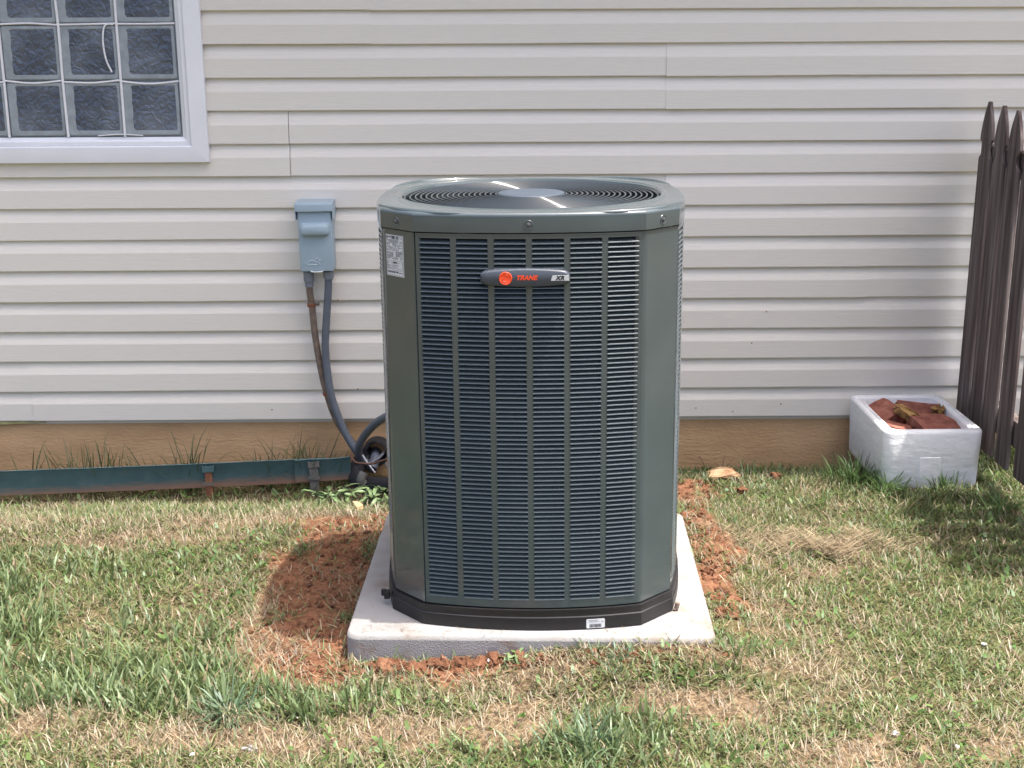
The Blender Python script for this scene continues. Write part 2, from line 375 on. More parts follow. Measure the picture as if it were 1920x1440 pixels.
b = MB(); b.loft([[(-1.6, -.001, .09), (-1.6, .016, .09), (-1.6, .016, .1135), (-1.6, -.001, .1135)], [(-1.16, .006, .108), (-1.16, .016, .108), (-1.16, .016, .1135), (-1.16, .006, .1135)]], True, True, True)
b.build('sheathing', mat('old_sheathing', (.30, .29, .13), .8, var=.2), house)
# small nail holes and specks on the siding
for x, z in ((-.035, .573), (.026, .233), (-.30, .155), (1.62, .163), (1.44, .135), (1.30, .15), (1.55, .52), (1.50, .40)):
    sp = MB(); sp.tube([(x, .004, z), (x, -.003, z)], .0028, 6); sp.build('nail_hole', M['rust'], house)

# window: white casing, sash, glass blocks with caulked joints
GX1, GZ0, GPX, GPZ, NCOL, NROW = -.562, 1.172, .2035, .193, 5, 4
GX0 = GX1-GPX*NCOL; GZ1 = GZ0+GPZ*NROW
wb = MB(); wb.box(GX0-.03, GX1+.03, -.004, .016, GZ0-.03, GZ1+.03)
win = wb.build('window', M['frost'], house)
win['label'] = 'glass block window in a white frame'
def ring_piece(name, a, bb, prof, m):
    """mitred frame member between corner a and b; prof = (inset, y) points, inset measured towards the glass"""
    mb = MB(); ax, az = a; bx, bz = bb
    cx = (GX0+GX1)/2; cz = (GZ0+GZ1)/2
    L = []
    for (px, pz) in (a, bb):
        sx = 1 if px > cx else -1; sz = 1 if pz > cz else -1
        L.append([(px-sx*i, y, pz-sz*i) for i, y in prof])
    mb.loft(L, True, True, True); return mb.build(name, m, win, bevel=.0015)
OUT = .091
corn = [(GX0-OUT, GZ0-OUT), (GX1+OUT, GZ0-OUT), (GX1+OUT, GZ1+OUT), (GX0-OUT, GZ1+OUT)]
for i in range(4):
    a, c = corn[i], corn[(i+1) % 4]
    ring_piece('casing', a, c, [(0, .0005), (0, -.024), (.056, -.034), (.060, -.030), (.060, .0005)], M['vinyl'])
corn2 = [(x+(.0605 if x < -1 else -.0605), z+(.0605 if z < 1.5 else -.0605)) for x, z in corn]
for i in range(4):
    ring_piece('sash', corn2[i], corn2[(i+1) % 4], [(0, -.004), (0, -.024), (.014, -.026), (.017, -.016), (.029, -.013), (.029, -.004)], M['vinyl'])
def block_mesh():
    b = MB(); w, h = GPX-.009, GPZ-.009
    def rr(i, y, r):
        pts = []
        for cx, cz, a0 in ((w/2-i-r, h/2-i-r, 0), (-w/2+i+r, h/2-i-r, 90), (-w/2+i+r, -h/2+i+r, 180), (w/2-i-r, -h/2+i+r, 270)):
            for k in range(4):
                a = math.radians(a0+30*k); pts.append((cx+r*math.cos(a), y, cz+r*math.sin(a)))
        return pts
    l = [rr(0, .006, .008), rr(0, -.008, .008), rr(.004, -.0115, .008), rr(.007, -.0115, .008)]
    b.loft(l, mi=0)
    # the dark wavy face, its left border uneven where the pattern starts
    face = rr(.007, -.0115, .008); n = len(face)
    rj = random.Random(2); inner = []
    q = rr(.010, 0, .006)
    for a in range(4):                                   # left border is ragged where the wavy pattern starts
        seg = q[a*4:a*4+4]; inner += [(x+(.021+rj.uniform(-.002, .002) if x < 0 else 0), -.0108, z+(.008 if z < 0 else -.001)) for x, _, z in seg]
        if a == 1: inner += [(-w/2+.031+rj.uniform(-.0035, .003), -.0108, h/2-.025-(h-.05)*t/9) for t in range(10)]
    mid_ = face[:8]+[(-w/2+.007, -.0115, h/2-.025-(h-.05)*t/9) for t in range(10)]+face[8:]
    b.loft([mid_, inner], mi=0)
    b.add(inner, [tuple(range(len(inner)))], 1)
    me = bpy.data.meshes.new('glass_block'); me.from_pydata(b.v, [], b.f)
    me.materials.append(M['frost']); me.materials.append(M['glass']); me.polygons.foreach_set('material_index', b.m)
    bm = bmesh.new(); bm.from_mesh(me); bmesh.ops.remove_doubles(bm, verts=bm.verts, dist=1e-5); bmesh.ops.recalc_face_normals(bm, faces=bm.faces); bm.to_mesh(me); bm.free()
    return me
gb = block_mesh()
for c in range(NCOL):
    for r in range(NROW):
        o = link('glass_block', gb, win, (GX1-GPX*(c+.5), -.006, GZ0+GPZ*(r+.5)))
def caulk(pts, r=.0032, name='caulk_joint'):
    b = MB(); b.tube(spline(pts, 6), r, 6); return b.build(name, M['caulk'], win, smooth=True)
rj = random.Random(5)
for c in range(1, NCOL):
    x = GX1-GPX*c; j = [rj.uniform(-.003, .003) for _ in range(8)]
    caulk([(x+j[i], -.0165, GZ0+GPZ*i) for i in range(NROW+1)], .0052)
for r in range(1, NROW):
    for c in range(NCOL):
        x1 = GX1-GPX*c; x0 = x1-GPX; s = rj.choice((0, -.006, -.010, .004)); z = GZ0+GPZ*r
        caulk([(x0, -.0165, z+rj.uniform(-.003, .003)), (x0+GPX*.5, -.0175, z+s), (x1, -.0165, z+rj.uniform(-.003, .003))], .0036)
caulk([(-.775, -.019, 1.556), (-.79, -.021, 1.558), (-.805, -.024, 1.548), (-.812, -.028, 1.50), (-.806, -.03, 1.44), (-.790, -.028, 1.396)], .0032, 'loose_caulk_strip')
caulk([(-.86, -.02, 1.176), (-.78, -.021, 1.181), (-.70, -.02, 1.176)], .002, 'loose_caulk_strip')

# ------------------------------------------------------------------ concrete pad
def pad():
    root = thing('concrete_pad', 'square light grey concrete equipment pad under the air conditioner', 'pad', (.655, -1.32, 0))
    root.rotation_euler.z = PROT
    b = MB(); z1 = .0721
    def rr(w, d, r, z):
        out = []
        for cx, cy, a0 in ((w-r, d-r, 0), (-w+r, d-r, 90), (-w+r, -d+r, 180), (w-r, -d+r, 270)):
            for k in range(7):
                a = math.radians(a0+15*k); out.append((cx+r*math.cos(a), cy+r*math.sin(a), z))
        return out
    l = [rr(.462, .442, .035, -.05), rr(.462, .442, .035, z1-.012), rr(.4595, .4395, .035, z1-.0035), rr(.4545, .4345, .035, z1)]
    b.loft(l[:2], mi=1); b.loft(l[1:], cap1=True, mi=0)
    b.build('slab', [M['concrete'], M['padside']], root, smooth=True, angle=50)
pad()

# ------------------------------------------------------------------ air conditioner
ac = thing('air_conditioner', 'tall grey green outdoor air conditioner with louvered sides and round top fan grille', 'air conditioner', (UC.x, UC.y, 0)); ac.rotation_euler = (0, -.006, PROT)
RA, HA, HB, BUL = 1.0667, .271, .355, .390           # side arc radius, chamfer corners, side bulge
CD = RA-BUL                                       # arc centre lies CD beyond the unit's centre
PHM = math.asin(HA/RA)
Z0B, Z1B, ZP0, ZP1, ZC = .0722, .127, .131, 1.071, 1.118
def arc_pt(ph, r): return (r*math.sin(ph), CD-r*math.cos(ph))
def outline(off, z, n=14):
    pts = []
    for s in range(4):
        a = s*PI/2; c, sn = math.cos(a), math.sin(a)
        for i in range(n+1):
            ph = -PHM+2*PHM*i/n; x, y = arc_pt(ph, RA+off)
            x += (off*.4 if ph > 0 else -off*.4)*abs(ph)/PHM
            pts.append((x*c-y*sn, x*sn+y*c, z))
    return pts
def side_matrix(s): return Matrix.Rotation(s*PI/2, 4, 'Z')
# base pan
b = MB()
b.loft([outline(.006, Z0B), outline(.008, Z0B+.004), outline(.0075, .106), outline(.0055, .1085), outline(.005, .121), outline(.006, .124), outline(.006, Z1B), outline(-.012, Z1B)], cap0=True, cap1=True)
base = b.build('base_pan', M['black'], ac, smooth=True, angle=30)
clip = MB(); clip.box(-.388, -.374, -.255, -.235, .093, .112); clip.box(-.396, -.385, -.25, -.24, .1, .116); clip.build('base_clip', M['black'], ac)
clip = MB(); clip.tube([(.372, -.272, .0735), (.376, -.272, .092)], .006, 8); clip.tube([(.366, -.275, .0735), (.371, -.272, .077)], .004, 6); clip.build('base_clip', M['brownpipe'], ac)
# barcode sticker on the base
b = MB(); phb = math.asin(.160/(RA+.0085)); yb = -RA-.0086
def rrect(x0, x1, z0, z1, r, y):
    out = []
    for cx, cz, a0 in ((x1-r, z1-r, 0), (x0+r, z1-r, 90), (x0+r, z0+r, 180), (x1-r, z0+r, 270)):
        for k in range(4):
            a = math.radians(a0+30*k); out.append((cx+r*math.cos(a), y, cz+r*math.sin(a)))
    return out
def on_front(mb, x0, x1, z0, z1, y, mi, r=0.0):
    pts = rrect(x0, x1, z0, z1, r, y) if r else [(x1, y, z1), (x0, y, z1), (x0, y, z0), (x1, y, z0)]
    mb.add(pts, [tuple(range(len(pts)))], mi)
sx0, sx1, sz0, sz1 = -.0235, .0235, .0755, .0995
front = rrect(sx0, sx1, sz0, sz1, .003, yb); back = rrect(sx0, sx1, sz0, sz1, .003, yb+.0012)
b.loft([back, front], cap1=True, mi=0)
rb = random.Random(3); x = sx0+.008
while x < sx1-.009:
    w = rb.choice((.0005, .0008, .0012)); on_front(b, x, x+w, sz0+.002, sz0+.011, yb-.0004, 1); x += w+rb.choice((.0005, .0008))
for (x0, x1, z) in ((.008, .014, .0165), (.015, .028, .0160), (.030, .033, .0158), (.038, .043, .016), (.004, .03, .0205)):
    on_front(b, sx0+x0, sx0+x1, sz0+z, sz0+z+.0016, yb-.0004, 2)
o = b.build('barcode_sticker', [M['label'], M['ink'], M['greyink']], ac); o.location = (0, CD, 0); o.rotation_euler.z = phb
# side sheets: curved panel with banks of louvers
OW, SW = .0745, .0145                             # opening and stile, as arc length
NR, LZ0, LZ1 = 78, .153, 1.0575
PITCH = (LZ1-LZ0)/NR
def arc_prism(mb, p0, p1, z0, z1, r1, r0, n, Mx):
    loops = []
    for i in range(n+1):
        ph = p0+(p1-p0)*i/n
        a = arc_pt(ph, r1); c = arc_pt(ph, r0)
        loops.append([Mx @ Vector(q) for q in ((*a, z0), (*a, z1), (*c, z1), (*c, z0))])
    mb.loft(loops, True, True, True)
bank_ph = []
tot = 6*OW+5*SW
for i in range(6):
    a0 = -tot/2+i*(OW+SW); bank_ph.append((a0/RA, (a0+OW)/RA))
GAPP = .0042/RA
def side_sheet(mb, Mx):
    e = PHM-GAPP
    edges = [-e]+[v for p in bank_ph for v in p]+[e]
    for i in range(0, len(edges), 2): arc_prism(mb, edges[i], edges[i+1], LZ0, LZ1, RA, RA-.0022, 2, Mx)
    arc_prism(mb, -e, e, LZ1, ZP1-.004, RA, RA-.0022, 14, Mx)
    arc_prism(mb, -e, e, ZP0, LZ0, RA, RA-.0022, 14, Mx)
    arc_prism(mb, -e, e, ZP1-.0055, ZP1-.002, RA+.0012, RA-.003, 14, Mx)   # rolled top edge
def louver_geom(mb, Mx):
    w = OW; p = PITCH
    sec = [(.0205, p*.97, w*.45), (.0140, p*.70, w*.458), (.0080, p*.45, w*.470), (.0034, p*.255, w*.484), (.0001, p*.115, w*.497), (-.0002, p*.088, w*.5), (-.0009, p*-.09, w*.5), (-.0004, p*-.12, w*.497)]
    n = len(sec)
    vs = [Mx @ Vector((s*x, y, z)) for s in (-1, 1) for (y, z, x) in sec]
    fs = [(i, i+1, n+i+1, n+i) for i in range(n-1)]
    # end cheeks back to the sheet
    k = len(vs)
    for s in (-1, 1):
        vs += [Mx @ Vector((s*w*.5, .0, p*.80)), Mx @ Vector((s*w*.503, .0, p*.0))]
    fs += [(0, 1, 2, k), (k, 2, 3, k+1), (k+1, 3, 4, 5), (n, n+1, n+2, k+2), (k+2, n+2, n+3, k+3), (k+3, n+3, n+4, n+5)]
    mb.add(vs, fs)
def louver_matrix(s, i, j):
    ph = (bank_ph[i][0]+bank_ph[i][1])/2; x, y = arc_pt(ph, RA)
    return side_matrix(s) @ Matrix.Translation((x, y, LZ0+j*PITCH)) @ Matrix.Rotation(ph, 4, 'Z')
mb = MB(); side_sheet(mb, side_matrix(0))
front_panel = mb.build('front_panel', M['paint'], ac)
lm = MB(); louver_geom(lm, Matrix.Identity(4))
me = bpy.data.meshes.new('louver'); me.from_pydata(lm.v, [], lm.f); me.materials.append(M['paint'])
bm = bmesh.new(); bm.from_mesh(me); bmesh.ops.recalc_face_normals(bm, faces=bm.faces); bm.to_mesh(me); bm.free()
me.polygons.foreach_set('use_smooth', [True]*len(me.polygons)); me.set_sharp_from_angle(angle=math.radians(14))
rest = MB()
for j in range(NR-1, -1, -1):
    for i in range(6):
        Mx = louver_matrix(0, i, j)
        if j >= NR-50:
            o = link('louver', me, front_panel); o.matrix_local = Mx
        else: louver_geom(rest, Mx)
o = rest.build('louver', M['paint'], front_panel, smooth=True, angle=14); o['kind'] = 'stuff'
for s in (1, 2, 3):
    mb = MB(); side_sheet(mb, side_matrix(s)); sp_ = mb.build('side_panel', M['paint'], ac)
    mb = MB()
    for i in range(6):
        for j in range(NR): louver_geom(mb, louver_matrix(s, i, j))
    o = mb.build('louver', M['paint'], sp_, smooth=True, angle=14); o['kind'] = 'stuff'
# corner panels
def corner(s):
    mb = MB(); Mx = side_matrix(s); th = .002
    pts = []
    p_in = arc_pt(-PHM+.0004, RA)
    a = Vector((-HB, -HA)); c = Vector((-HA, -HB))
    # chamfer line with small rounded ends; arc points on both neighbours
    o1 = Vector((-HB-.004, -HA+.010)); o2 = Vector(p_in)
    d = (c-a).normalized()
    path = [o1+Vector((.0035, .012)), o1+Vector((.0012, .004)), a+d*.004, a+d*.012]+[a+d*(.012+(c-a).length*.75*t) for t in (.25, .5, .75, 1)]+[c-d*.010, c-d*.002, Vector(p_in)]
    loops = []
    for i, p in enumerate(path):
        t = (path[min(i+1, len(path)-1)]-path[max(i-1, 0)]).normalized(); n = Vector((t.y, -t.x))
        n = n if n.dot(Vector((-1, -1))) > 0 else -n
        q = p-n*.006
        loops.append([Mx @ Vector((p.x, p.y, ZP0)), Mx @ Vector((p.x, p.y, ZP1-.002)), Mx @ Vector((q.x, q.y, ZP1-.002)), Mx @ Vector((q.x, q.y, ZP0))])
    mb.loft(loops, True, True, True)
    return mb.build('corner_panel', M['paint'], ac, smooth=True, angle=35)
corners = [corner(s) for s in range(4)]
# dark coil behind the louvers
b = MB(); b.loft([outline(-.032, ZP0+.002), outline(-.032, ZP1-.012)], cap0=True); b.build('coil', M['coil'], ac)
# rating label on the left chamfer
lab = MB(); P0 = Vector((-HB, -HA, 0)); U = (Vector((-HA, -HB, 0))-P0); LEN = U.length; U.normalize(); NRM = Vector((-.7071, -.7071, 0))
def lp(u, z, h=.0006): return P0+U*(u*LEN)+NRM*h+Vector((0, 0, z))
def lq(u0, u1, z0, z1, h, mi): lab.add([lp(u0, z0, h), lp(u1, z0, h), lp(u1, z1, h), lp(u0, z1, h)], [(0, 1, 2, 3)], mi)
lu0, lu1, lz0, lz1 = .12, .67, .957, 1.056
lab.loft([[lp(lu0, lz0, 0), lp(lu1, lz0, 0), lp(lu1, lz1, 0), lp(lu0, lz1, 0)], [lp(lu0, lz0), lp(lu1, lz0), lp(lu1, lz1), lp(lu0, lz1)]], cap1=True, mi=0)
def lrow(u0, u1, v, hh, mi=2, seed=0, dens=.75, word=.06):
    rr_ = random.Random(seed); u = u0
    while u < u1-.01:
        w = rr_.uniform(.02, word)
        if rr_.random() < dens: lq(lu0+(lu1-lu0)*u, lu0+(lu1-lu0)*min(u+w, u1), lz1-(lz1-lz0)*(v+hh), lz1-(lz1-lz0)*v, .0011, mi)
        u += w+.018
def lbox(u0, u1, v0, v1, t=.006, mi=2):
    for a in ((u0, u1, v0, v0+t*.6), (u0, u1, v1-t*.6, v1), (u0, u0+t, v0, v1), (u1-t, u1, v0, v1)):
        lq(lu0+(lu1-lu0)*a[0], lu0+(lu1-lu0)*a[1], lz1-(lz1-lz0)*a[3], lz1-(lz1-lz0)*a[2], .0009, mi)
def lfill(u0, u1, v0, v1, mi): lq(lu0+(lu1-lu0)*u0, lu0+(lu1-lu0)*u1, lz1-(lz1-lz0)*v1, lz1-(lz1-lz0)*v0, .0010, mi)
lbox(.03, .97, .02, .98, .012, 2)
lfill(.05, .11, .03, .095, 1); lfill(.15, .31, .045, .07, 1); lfill(.75, .95, .045, .05, 1); lfill(.75, .95, .075, .08, 1)
for i, v in enumerate((.115, .140, .165, .19, .215, .24, .265, .29, .315, .345, .37)): lrow(.06, .94 if i % 3 else .75, v, .014, 2, i, .8 if i < 6 else .6, .11)
lfill(.55, .95, .40, .412, 1)
for i, v in enumerate((.42, .445, .47, .495, .52)): lrow(.06, .42, v, .015, 2, 30+i, .9, .14); lrow(.55, .94, v, .015, 2, 60+i, .8, .14)
for i, v in enumerate((.545, .57)): lrow(.06, .9, v, .015, 2, 90+i, .6, .12)
lbox(.05, .33, .64, .84, .012, 2); lbox(.37, .95, .62, .86, .012, 2)
lfill(.40, .60, .65, .69, 1); lrow(.62, .92, .665, .014, 2, 120); lrow(.40, .7, .73, .016, 2, 121, 1, .16); lrow(.40, .62, .77, .016, 2, 122, 1, .16); lrow(.40, .9, .81, .01, 2, 123)
lrow(.08, .3, .68, .02, 2, 124); lrow(.08, .3, .74, .02, 2, 125); lrow(.08, .3, .79, .02, 2, 126)
lfill(.06, .52, .88, .925, 2); lfill(.56, .66, .88, .92, 1); lrow(.68, .94, .90, .016, 1, 127, 1, .2)
rating = lab.build('rating_label', [M['label'], M['ink'], M['greyink']], ac)
def text(body, size, m, parent, Mx, shear=0, off=0, name='lettering', ext=.0004, spacing=1.0):
    cu = bpy.data.curves.new(name, 'FONT'); cu.body = body; cu.size = size; cu.shear = shear; cu.offset = off
    cu.align_x = 'CENTER'; cu.align_y = 'CENTER'; cu.extrude = ext; cu.space_character = spacing; cu.resolution_u = 3
    cu.materials.append(m); 
    t_ = bpy.data.objects.new('text', cu); me_ = bpy.data.meshes.new_from_object(t_); bpy.data.objects.remove(t_); bpy.data.curves.remove(cu); me_.name = name
    o = link(name, me_, parent); o.matrix_local = Mx; return o
XT = Matrix(((1, 0, 0), (0, 0, -1), (0, 1, 0))).to_4x4()                 # text upright, facing -y
Rl = Matrix((U, Vector((0, 0, 1)), NRM)).transposed().to_4x4()
Tm = Matrix.Translation(lp(lu0+(lu1-lu0)*.53, lz1-(lz1-lz0)*.063, .0012)) @ Rl
text('XR 15', .0100, M['ink'], rating, Tm, off=.0002)
# top cap
N = len(outline(0, 0))
OR_ = .335
b = MB()
lo = outline(.003, ZP1+.001)
pl = [outline(-.004, ZP1+.001), lo]+[outline(.003-.009*(1-math.cos(math.radians(q))), ZC-.009+.009*math.sin(math.radians(q))) for q in range(0, 91, 15)]+[outline(-.0068, ZC+.00005), outline(-.020, ZC+.0003)]
def circ(r, z): return [(r*math.cos(a), r*math.sin(a), z) for a in (math.atan2(p[1], p[0]) for p in lo)]
mid = [tuple(Vector(p)*.45+Vector(q)*.55) for p, q in zip(pl[-1], circ(OR_+.012, ZC+.001))]
pl += [[(x, y, ZC+.0003) for x, y, z in mid], circ(OR_+.014, ZC+.0004), circ(OR_+.012, ZC+.0011), circ(OR_+.006, ZC+.0025), circ(OR_+.001, ZC+.0005), circ(OR_-.002, ZC-.006), circ(OR_-.003, ZC-.06)]
b.loft(pl)
cap = b.build('top_cap', M['paint'], ac, smooth=True, angle=23)
# embossed ribs across the corners of the cap
for s in range(4):
    mb = MB(); Mx = side_matrix(s)
    pth = spline([Mx @ Vector(p) for p in ((-.372, -.10, ZC-.0032), (-.368, -.20, ZC-.0025), (-.335, -.275, ZC-.002), (-.275, -.335, ZC-.002), (-.20, -.368, ZC-.0025), (-.10, -.376, ZC-.0032))], 6)
    mb.tube(pth, [.0035+.0035*math.sin(PI*i/(len(pth)-1)) for i in range(len(pth))], 8); mb.build('cap_rib', M['paint'], ac, smooth=True)
# recessed cap screws
def screw(x, y, ang, z):
    Mx = Matrix.Translation((x, y, z)) @ Matrix.Rotation(ang, 4, 'Z')
    mb = MB(); dish = MB()
    def ring(r, yy, n=16): return [Mx @ Vector((r*math.cos(2*PI*k/n), yy, r*math.sin(2*PI*k/n))) for k in range(n)]
    dish.loft([ring(.0112, -.0002), ring(.0105, -.0012), ring(.0092, -.0006), ring(.007, -.0004)], cap1=True)
    d = dish.build('screw_dish', M['paint'], ac, smooth=True, angle=30)
    mb.loft([ring(.0042, -.0006, 6), ring(.0042, -.004, 6), ring(.003, -.0048, 6)], cap1=True)
    mb.loft([ring(.0064, -.0005), ring(.0062, -.0016), ring(.004, -.002)])
    mb.build('screw', M['steel'], ac)
zs = (ZP1+ZC)/2-.004
screw(0, -BUL-.0032, 0, zs)
for sgn in (-1, 1):
    cx, cy = sgn*(HA+HB)/2, -(HA+HB)/2; screw(cx+sgn*.0023, cy-.0023, sgn*PI/4, zs)
# fan guard
guard = link('fan_guard', None, ac)
def dome(r): return ZC-.006+.004*(1-(r/OR_)**2)
for i in range(18):
    r = .092+(OR_-.092-.008)*i/17
    mb = MB(); n = 96; mb.tube([(r*math.cos(2*PI*k/n), r*math.sin(2*PI*k/n), dome(r)) for k in range(n)], .0025, 8, closed=True)
    mb.build('guard_ring', M['wire'], guard, smooth=True)
for k in range(8):
    a = 2*PI*k/8+.31; mb = MB()
    for da in (-.012, .012):
        mb.tube([(r*math.cos(a+da*.2/r), r*math.sin(a+da*.2/r), dome(r)-.0048) for r in (.07, .14, .2, .26, .31, OR_+.0005)], .0024, 6)
    mb.build('guard_spoke', M['wire'], guard, smooth=True)
mb = MB(); mb.loft([circ_ for circ_ in [[(r*math.cos(2*PI*k/48), r*math.sin(2*PI*k/48), z) for k in range(48)] for r, z in ((.086, dome(.086)-.006), (.087, dome(.086)+.002), (.084, dome(.08)+.0045), (.06, dome(.06)+.005), (.03, dome(.03)+.005))]], cap0=True, cap1=True)
mb.build('guard_cap', M['capdisc'], guard, smooth=True, angle=50)
# fan beneath
fan = MB(); fan.tube([(0, 0, .93), (0, 0, 1.03)], .075, 20)
for k in range(4):
    a0 = k*PI/2+.4; L = []
    for i in range(7):
        a = a0+i*.19; L.append([(.07*math.cos(a), .07*math.sin(a), .99-.012*i), (.31*math.cos(a+.12), .31*math.sin(a+.12), .995-.014*i)])
    fan.loft(L, close=False)
fan.build('fan', M['black'], ac, smooth=True)
b = MB(); b.loft([circ(OR_+.004, ZC-.06), circ(OR_+.004, .90)], cap1=True); b.build('fan_shroud', M['coil'], ac)
# badge
def badge():
    zc = .968; y0 = -BUL-.001; b = MB(); hw = .1040
    def outl(inset, y):
        pts = []; n = 22
        for i in range(n+1):
            t = -1+2*i/n; x = t*(hw-inset); h = .0222-.0068*t*t
            e = max(0, (abs(t)-.86)/.14); h *= math.sqrt(max(.0, 1-.62*e*e))
            pts.append((x, h-inset))
        top = [(x, y, zc+h) for x, h in pts]; bot = [(x, y, zc-h*.98) for x, h in reversed(pts)]
        return top+bot
    b.loft([outl(0, y0+.012), outl(0, y0-.005), outl(.0012, y0-.009), outl(.0045, y0-.0115)], cap1=True)
    root = b.build('badge', M['badge'], ac, smooth=True, angle=50, loc=(-.009, 0, 0))
    yf = y0-.0115
    e = MB(); ring = lambda r, y: [(-.0455+r*math.cos(2*PI*k/36), y, zc+r*math.sin(2*PI*k/36)) for k in range(36)]
    e.loft([ring(.0152, yf+.002), ring(.0152, yf-.0022), ring(.0142, yf-.0034), ring(.0128, yf-.0026)], cap1=True)
    e.build('emblem', M['red'], root, smooth=True, angle=60)
    e2 = MB()
    for a0, a1, r in ((.3, 2.2, .0085), (3.3, 5.2, .0085)):                 # faint swirl on the disc
        e2.tube([(-.0455+r*math.cos(a0+(a1-a0)*k/8), yf-.0026, zc+r*math.sin(a0+(a1-a0)*k/8)) for k in range(9)], [.0004+.0005*math.sin(PI*k/8) for k in range(9)], 5)
    e2.tube([(-.0535, yf-.0026, zc-.002), (-.049, yf-.0026, zc+.0016), (-.042, yf-.0026, zc-.0016), (-.0375, yf-.0026, zc+.002)], .0007, 5)
    e2.build('emblem_swirl', mat('deep_red', (.74, .062, .025), .4), root, smooth=True)
    text('TRANE', .0155, M['red'], root, Matrix.Translation((.0030, yf-.0006, zc+.0005)) @ XT @ Matrix.Diagonal((1.0, .92, 1, 1)), shear=.28, off=.0007, spacing=.98)
    p = MB(); q = [(.0600, zc-.0062), (.0630, zc+.0048), (.0645, zc+.0064), (hw-.002, zc+.0064), (hw-.0012, zc-.0062)]
    p.loft([[(x, yf+.001, z) for x, z in q], [(x, yf-.0012, z) for x, z in q]], cap1=True)
    pl_ = p.build('model_plate', M['silver'], root)
    text('XR', .0135, M['ink'], pl_, Matrix.Translation((.0810, yf-.0016, zc+.0001)) @ XT, shear=.25, off=.0006, spacing=1.15)
badge()

# ------------------------------------------------------------------ disconnect box and conduits
def disconnect():
    r = thing('disconnect_box', 'pale blue grey electrical disconnect box with embossed duck on the siding', 'electrical box', (-.0885, 0, .008)); r.scale = (.955, 1, 1)
    r.rotation_euler = (0, math.radians(-.6), 0)
    b = MB(); b.box(-.062, .064, -.075, -.0005, .690, .925); b.build('body', M['box'], r, bevel=.004)
    b = MB()                                                        # hood over the top
    prof = [(0.0005, .938), (-.088, .934), (-.094, .929), (-.096, .904), (-.0905, .904), (-.0885, .926), (0.0005, .930)]
    b.loft([[(x, y, z) for y, z in prof] for x in (-.069, .071)], True, True, True)
    for x0, x1 in ((-.0695, -.0665), (.0685, .0715)): b.box(x0, x1, -.089, -.0005, .872, .9295)
    b.build('hood', M['box'], r, bevel=.002)
    b = MB(); b.box(-.061, .063, -.083, -.0755, .687, .9035); b.build('cover', M['box'], r, bevel=.003)
    b = MB()                                                        # handle bulge
    def rr(w, h, rad, y, cz):
        out = []
        for cx, cz2, a0 in ((w-rad, h-rad, 0), (-w+rad, h-rad, 90), (-w+rad, -h+rad, 180), (w-rad, -h+rad, 270)):
            for k in range(5):
                a = math.radians(a0+22.5*k); out.append((.001+cx+rad*math.cos(a), y, cz+cz2+rad*math.sin(a)))
        return out
    b.loft([rr(.056, .0235, .015, -.083, .840), rr(.0545, .0225, .015, -.094, .840), rr(.051, .0195, .014, -.103, .839), rr(.044, .013, .011, -.108, .838)], cap1=True)
    b.build('handle', M['box'], r, smooth=True, angle=60)
    d = MB(); y = -.0836                                            # embossed duck outline
    def px(u, v): return (-.012+u*.00072, y, .7165+v*.00072)
    for pts in ([(-36, -2), (-28, 4), (-16, 12), (-4, 15), (8, 11), (17, 4)], [(-36, -2), (-30, -3), (-27, -6), (-20, -8), (0, -7), (20, -7)],
                [(20, -7), (14, 2), (22, 8), (29, 4), (33, -3), (36, -8)], [(12, 15), (16, 22), (22, 26), (28, 24), (31, 20), (36, 20), (40, 16)], [(40, 16), (35, 14), (30, 14)]):
        d.tube(spline([px(*p) for p in pts], 5), .0014, 6)
    d.build('embossed_duck', mat('duck_edge', (.46, .56, .62), .35), r, smooth=True)
    h = MB(); h.tube(spline([(-.022, -.082, .6885), (-.018, -.091, .6875), (0, -.094, .687), (.018, -.091, .6875), (.022, -.082, .6885)], 4), .0022, 6)
    h.build('hasp', M['vinyl'], r, smooth=True)
disconnect()
def conduit(name, label, pts, rad, m, coupling=None, ridge=.05, step=14):
    root = thing(name, label, 'conduit', pts[0])
    o = Vector(pts[0]); P = [Vector(p)-o for p in spline(pts, step)]
    b = MB(); b.tube(P, rad, 14, ridge=ridge); b.build('tube', m, root, smooth=True, angle=80)
    if coupling:
        b = MB()
        for dz0, dz1, rr_ in coupling: b.tube([(0, 0, dz0), (0, 0, (dz0+dz1)/2), (0, 0, dz1)], rr_, 18)
        b.build('coupling', M['fitting'], root, smooth=True, angle=40)
    return root
c1 = conduit('conduit', 'brown weathered conduit strapped to the siding below the disconnect box', [(-.1302, -.052, .69), (-.1302, -.050, .62), (-.1257, -.040, .56), (-.1195, -.036, .45), (-.105, -.036, .328), (-.086, -.038, .228), (-.055, -.035, .124), (-.008, -.025, .042), (.035, -.005, .003), (.06, .03, -.012)], .0122, M['brownpipe'], [(.0, -.036, .0195), (-.034, -.056, .0158)], .03, 16)
cl = MB(); cl.tube([(-.0005, .012, -.12), (-.0005, .012, -.133)], .0155, 14); cl.box(.012, .028, .002, .02, -.128, -.119); cl.build('clamp', M['rust'], c1, smooth=True, angle=40, loc=(.0035, 0, 0))
cl = MB(); cl.tube([(.020, .004, -.119), (.033, .004, -.119)], .0068, 10); cl.build('clamp_screw', M['greystake'], c1, smooth=True, angle=40)
cl = MB(); cl.tube([(.0425, .013, -.457), (.0455, .014, -.468)], .0148, 14); cl.build('clamp', M['rust'], c1, smooth=True, angle=40)
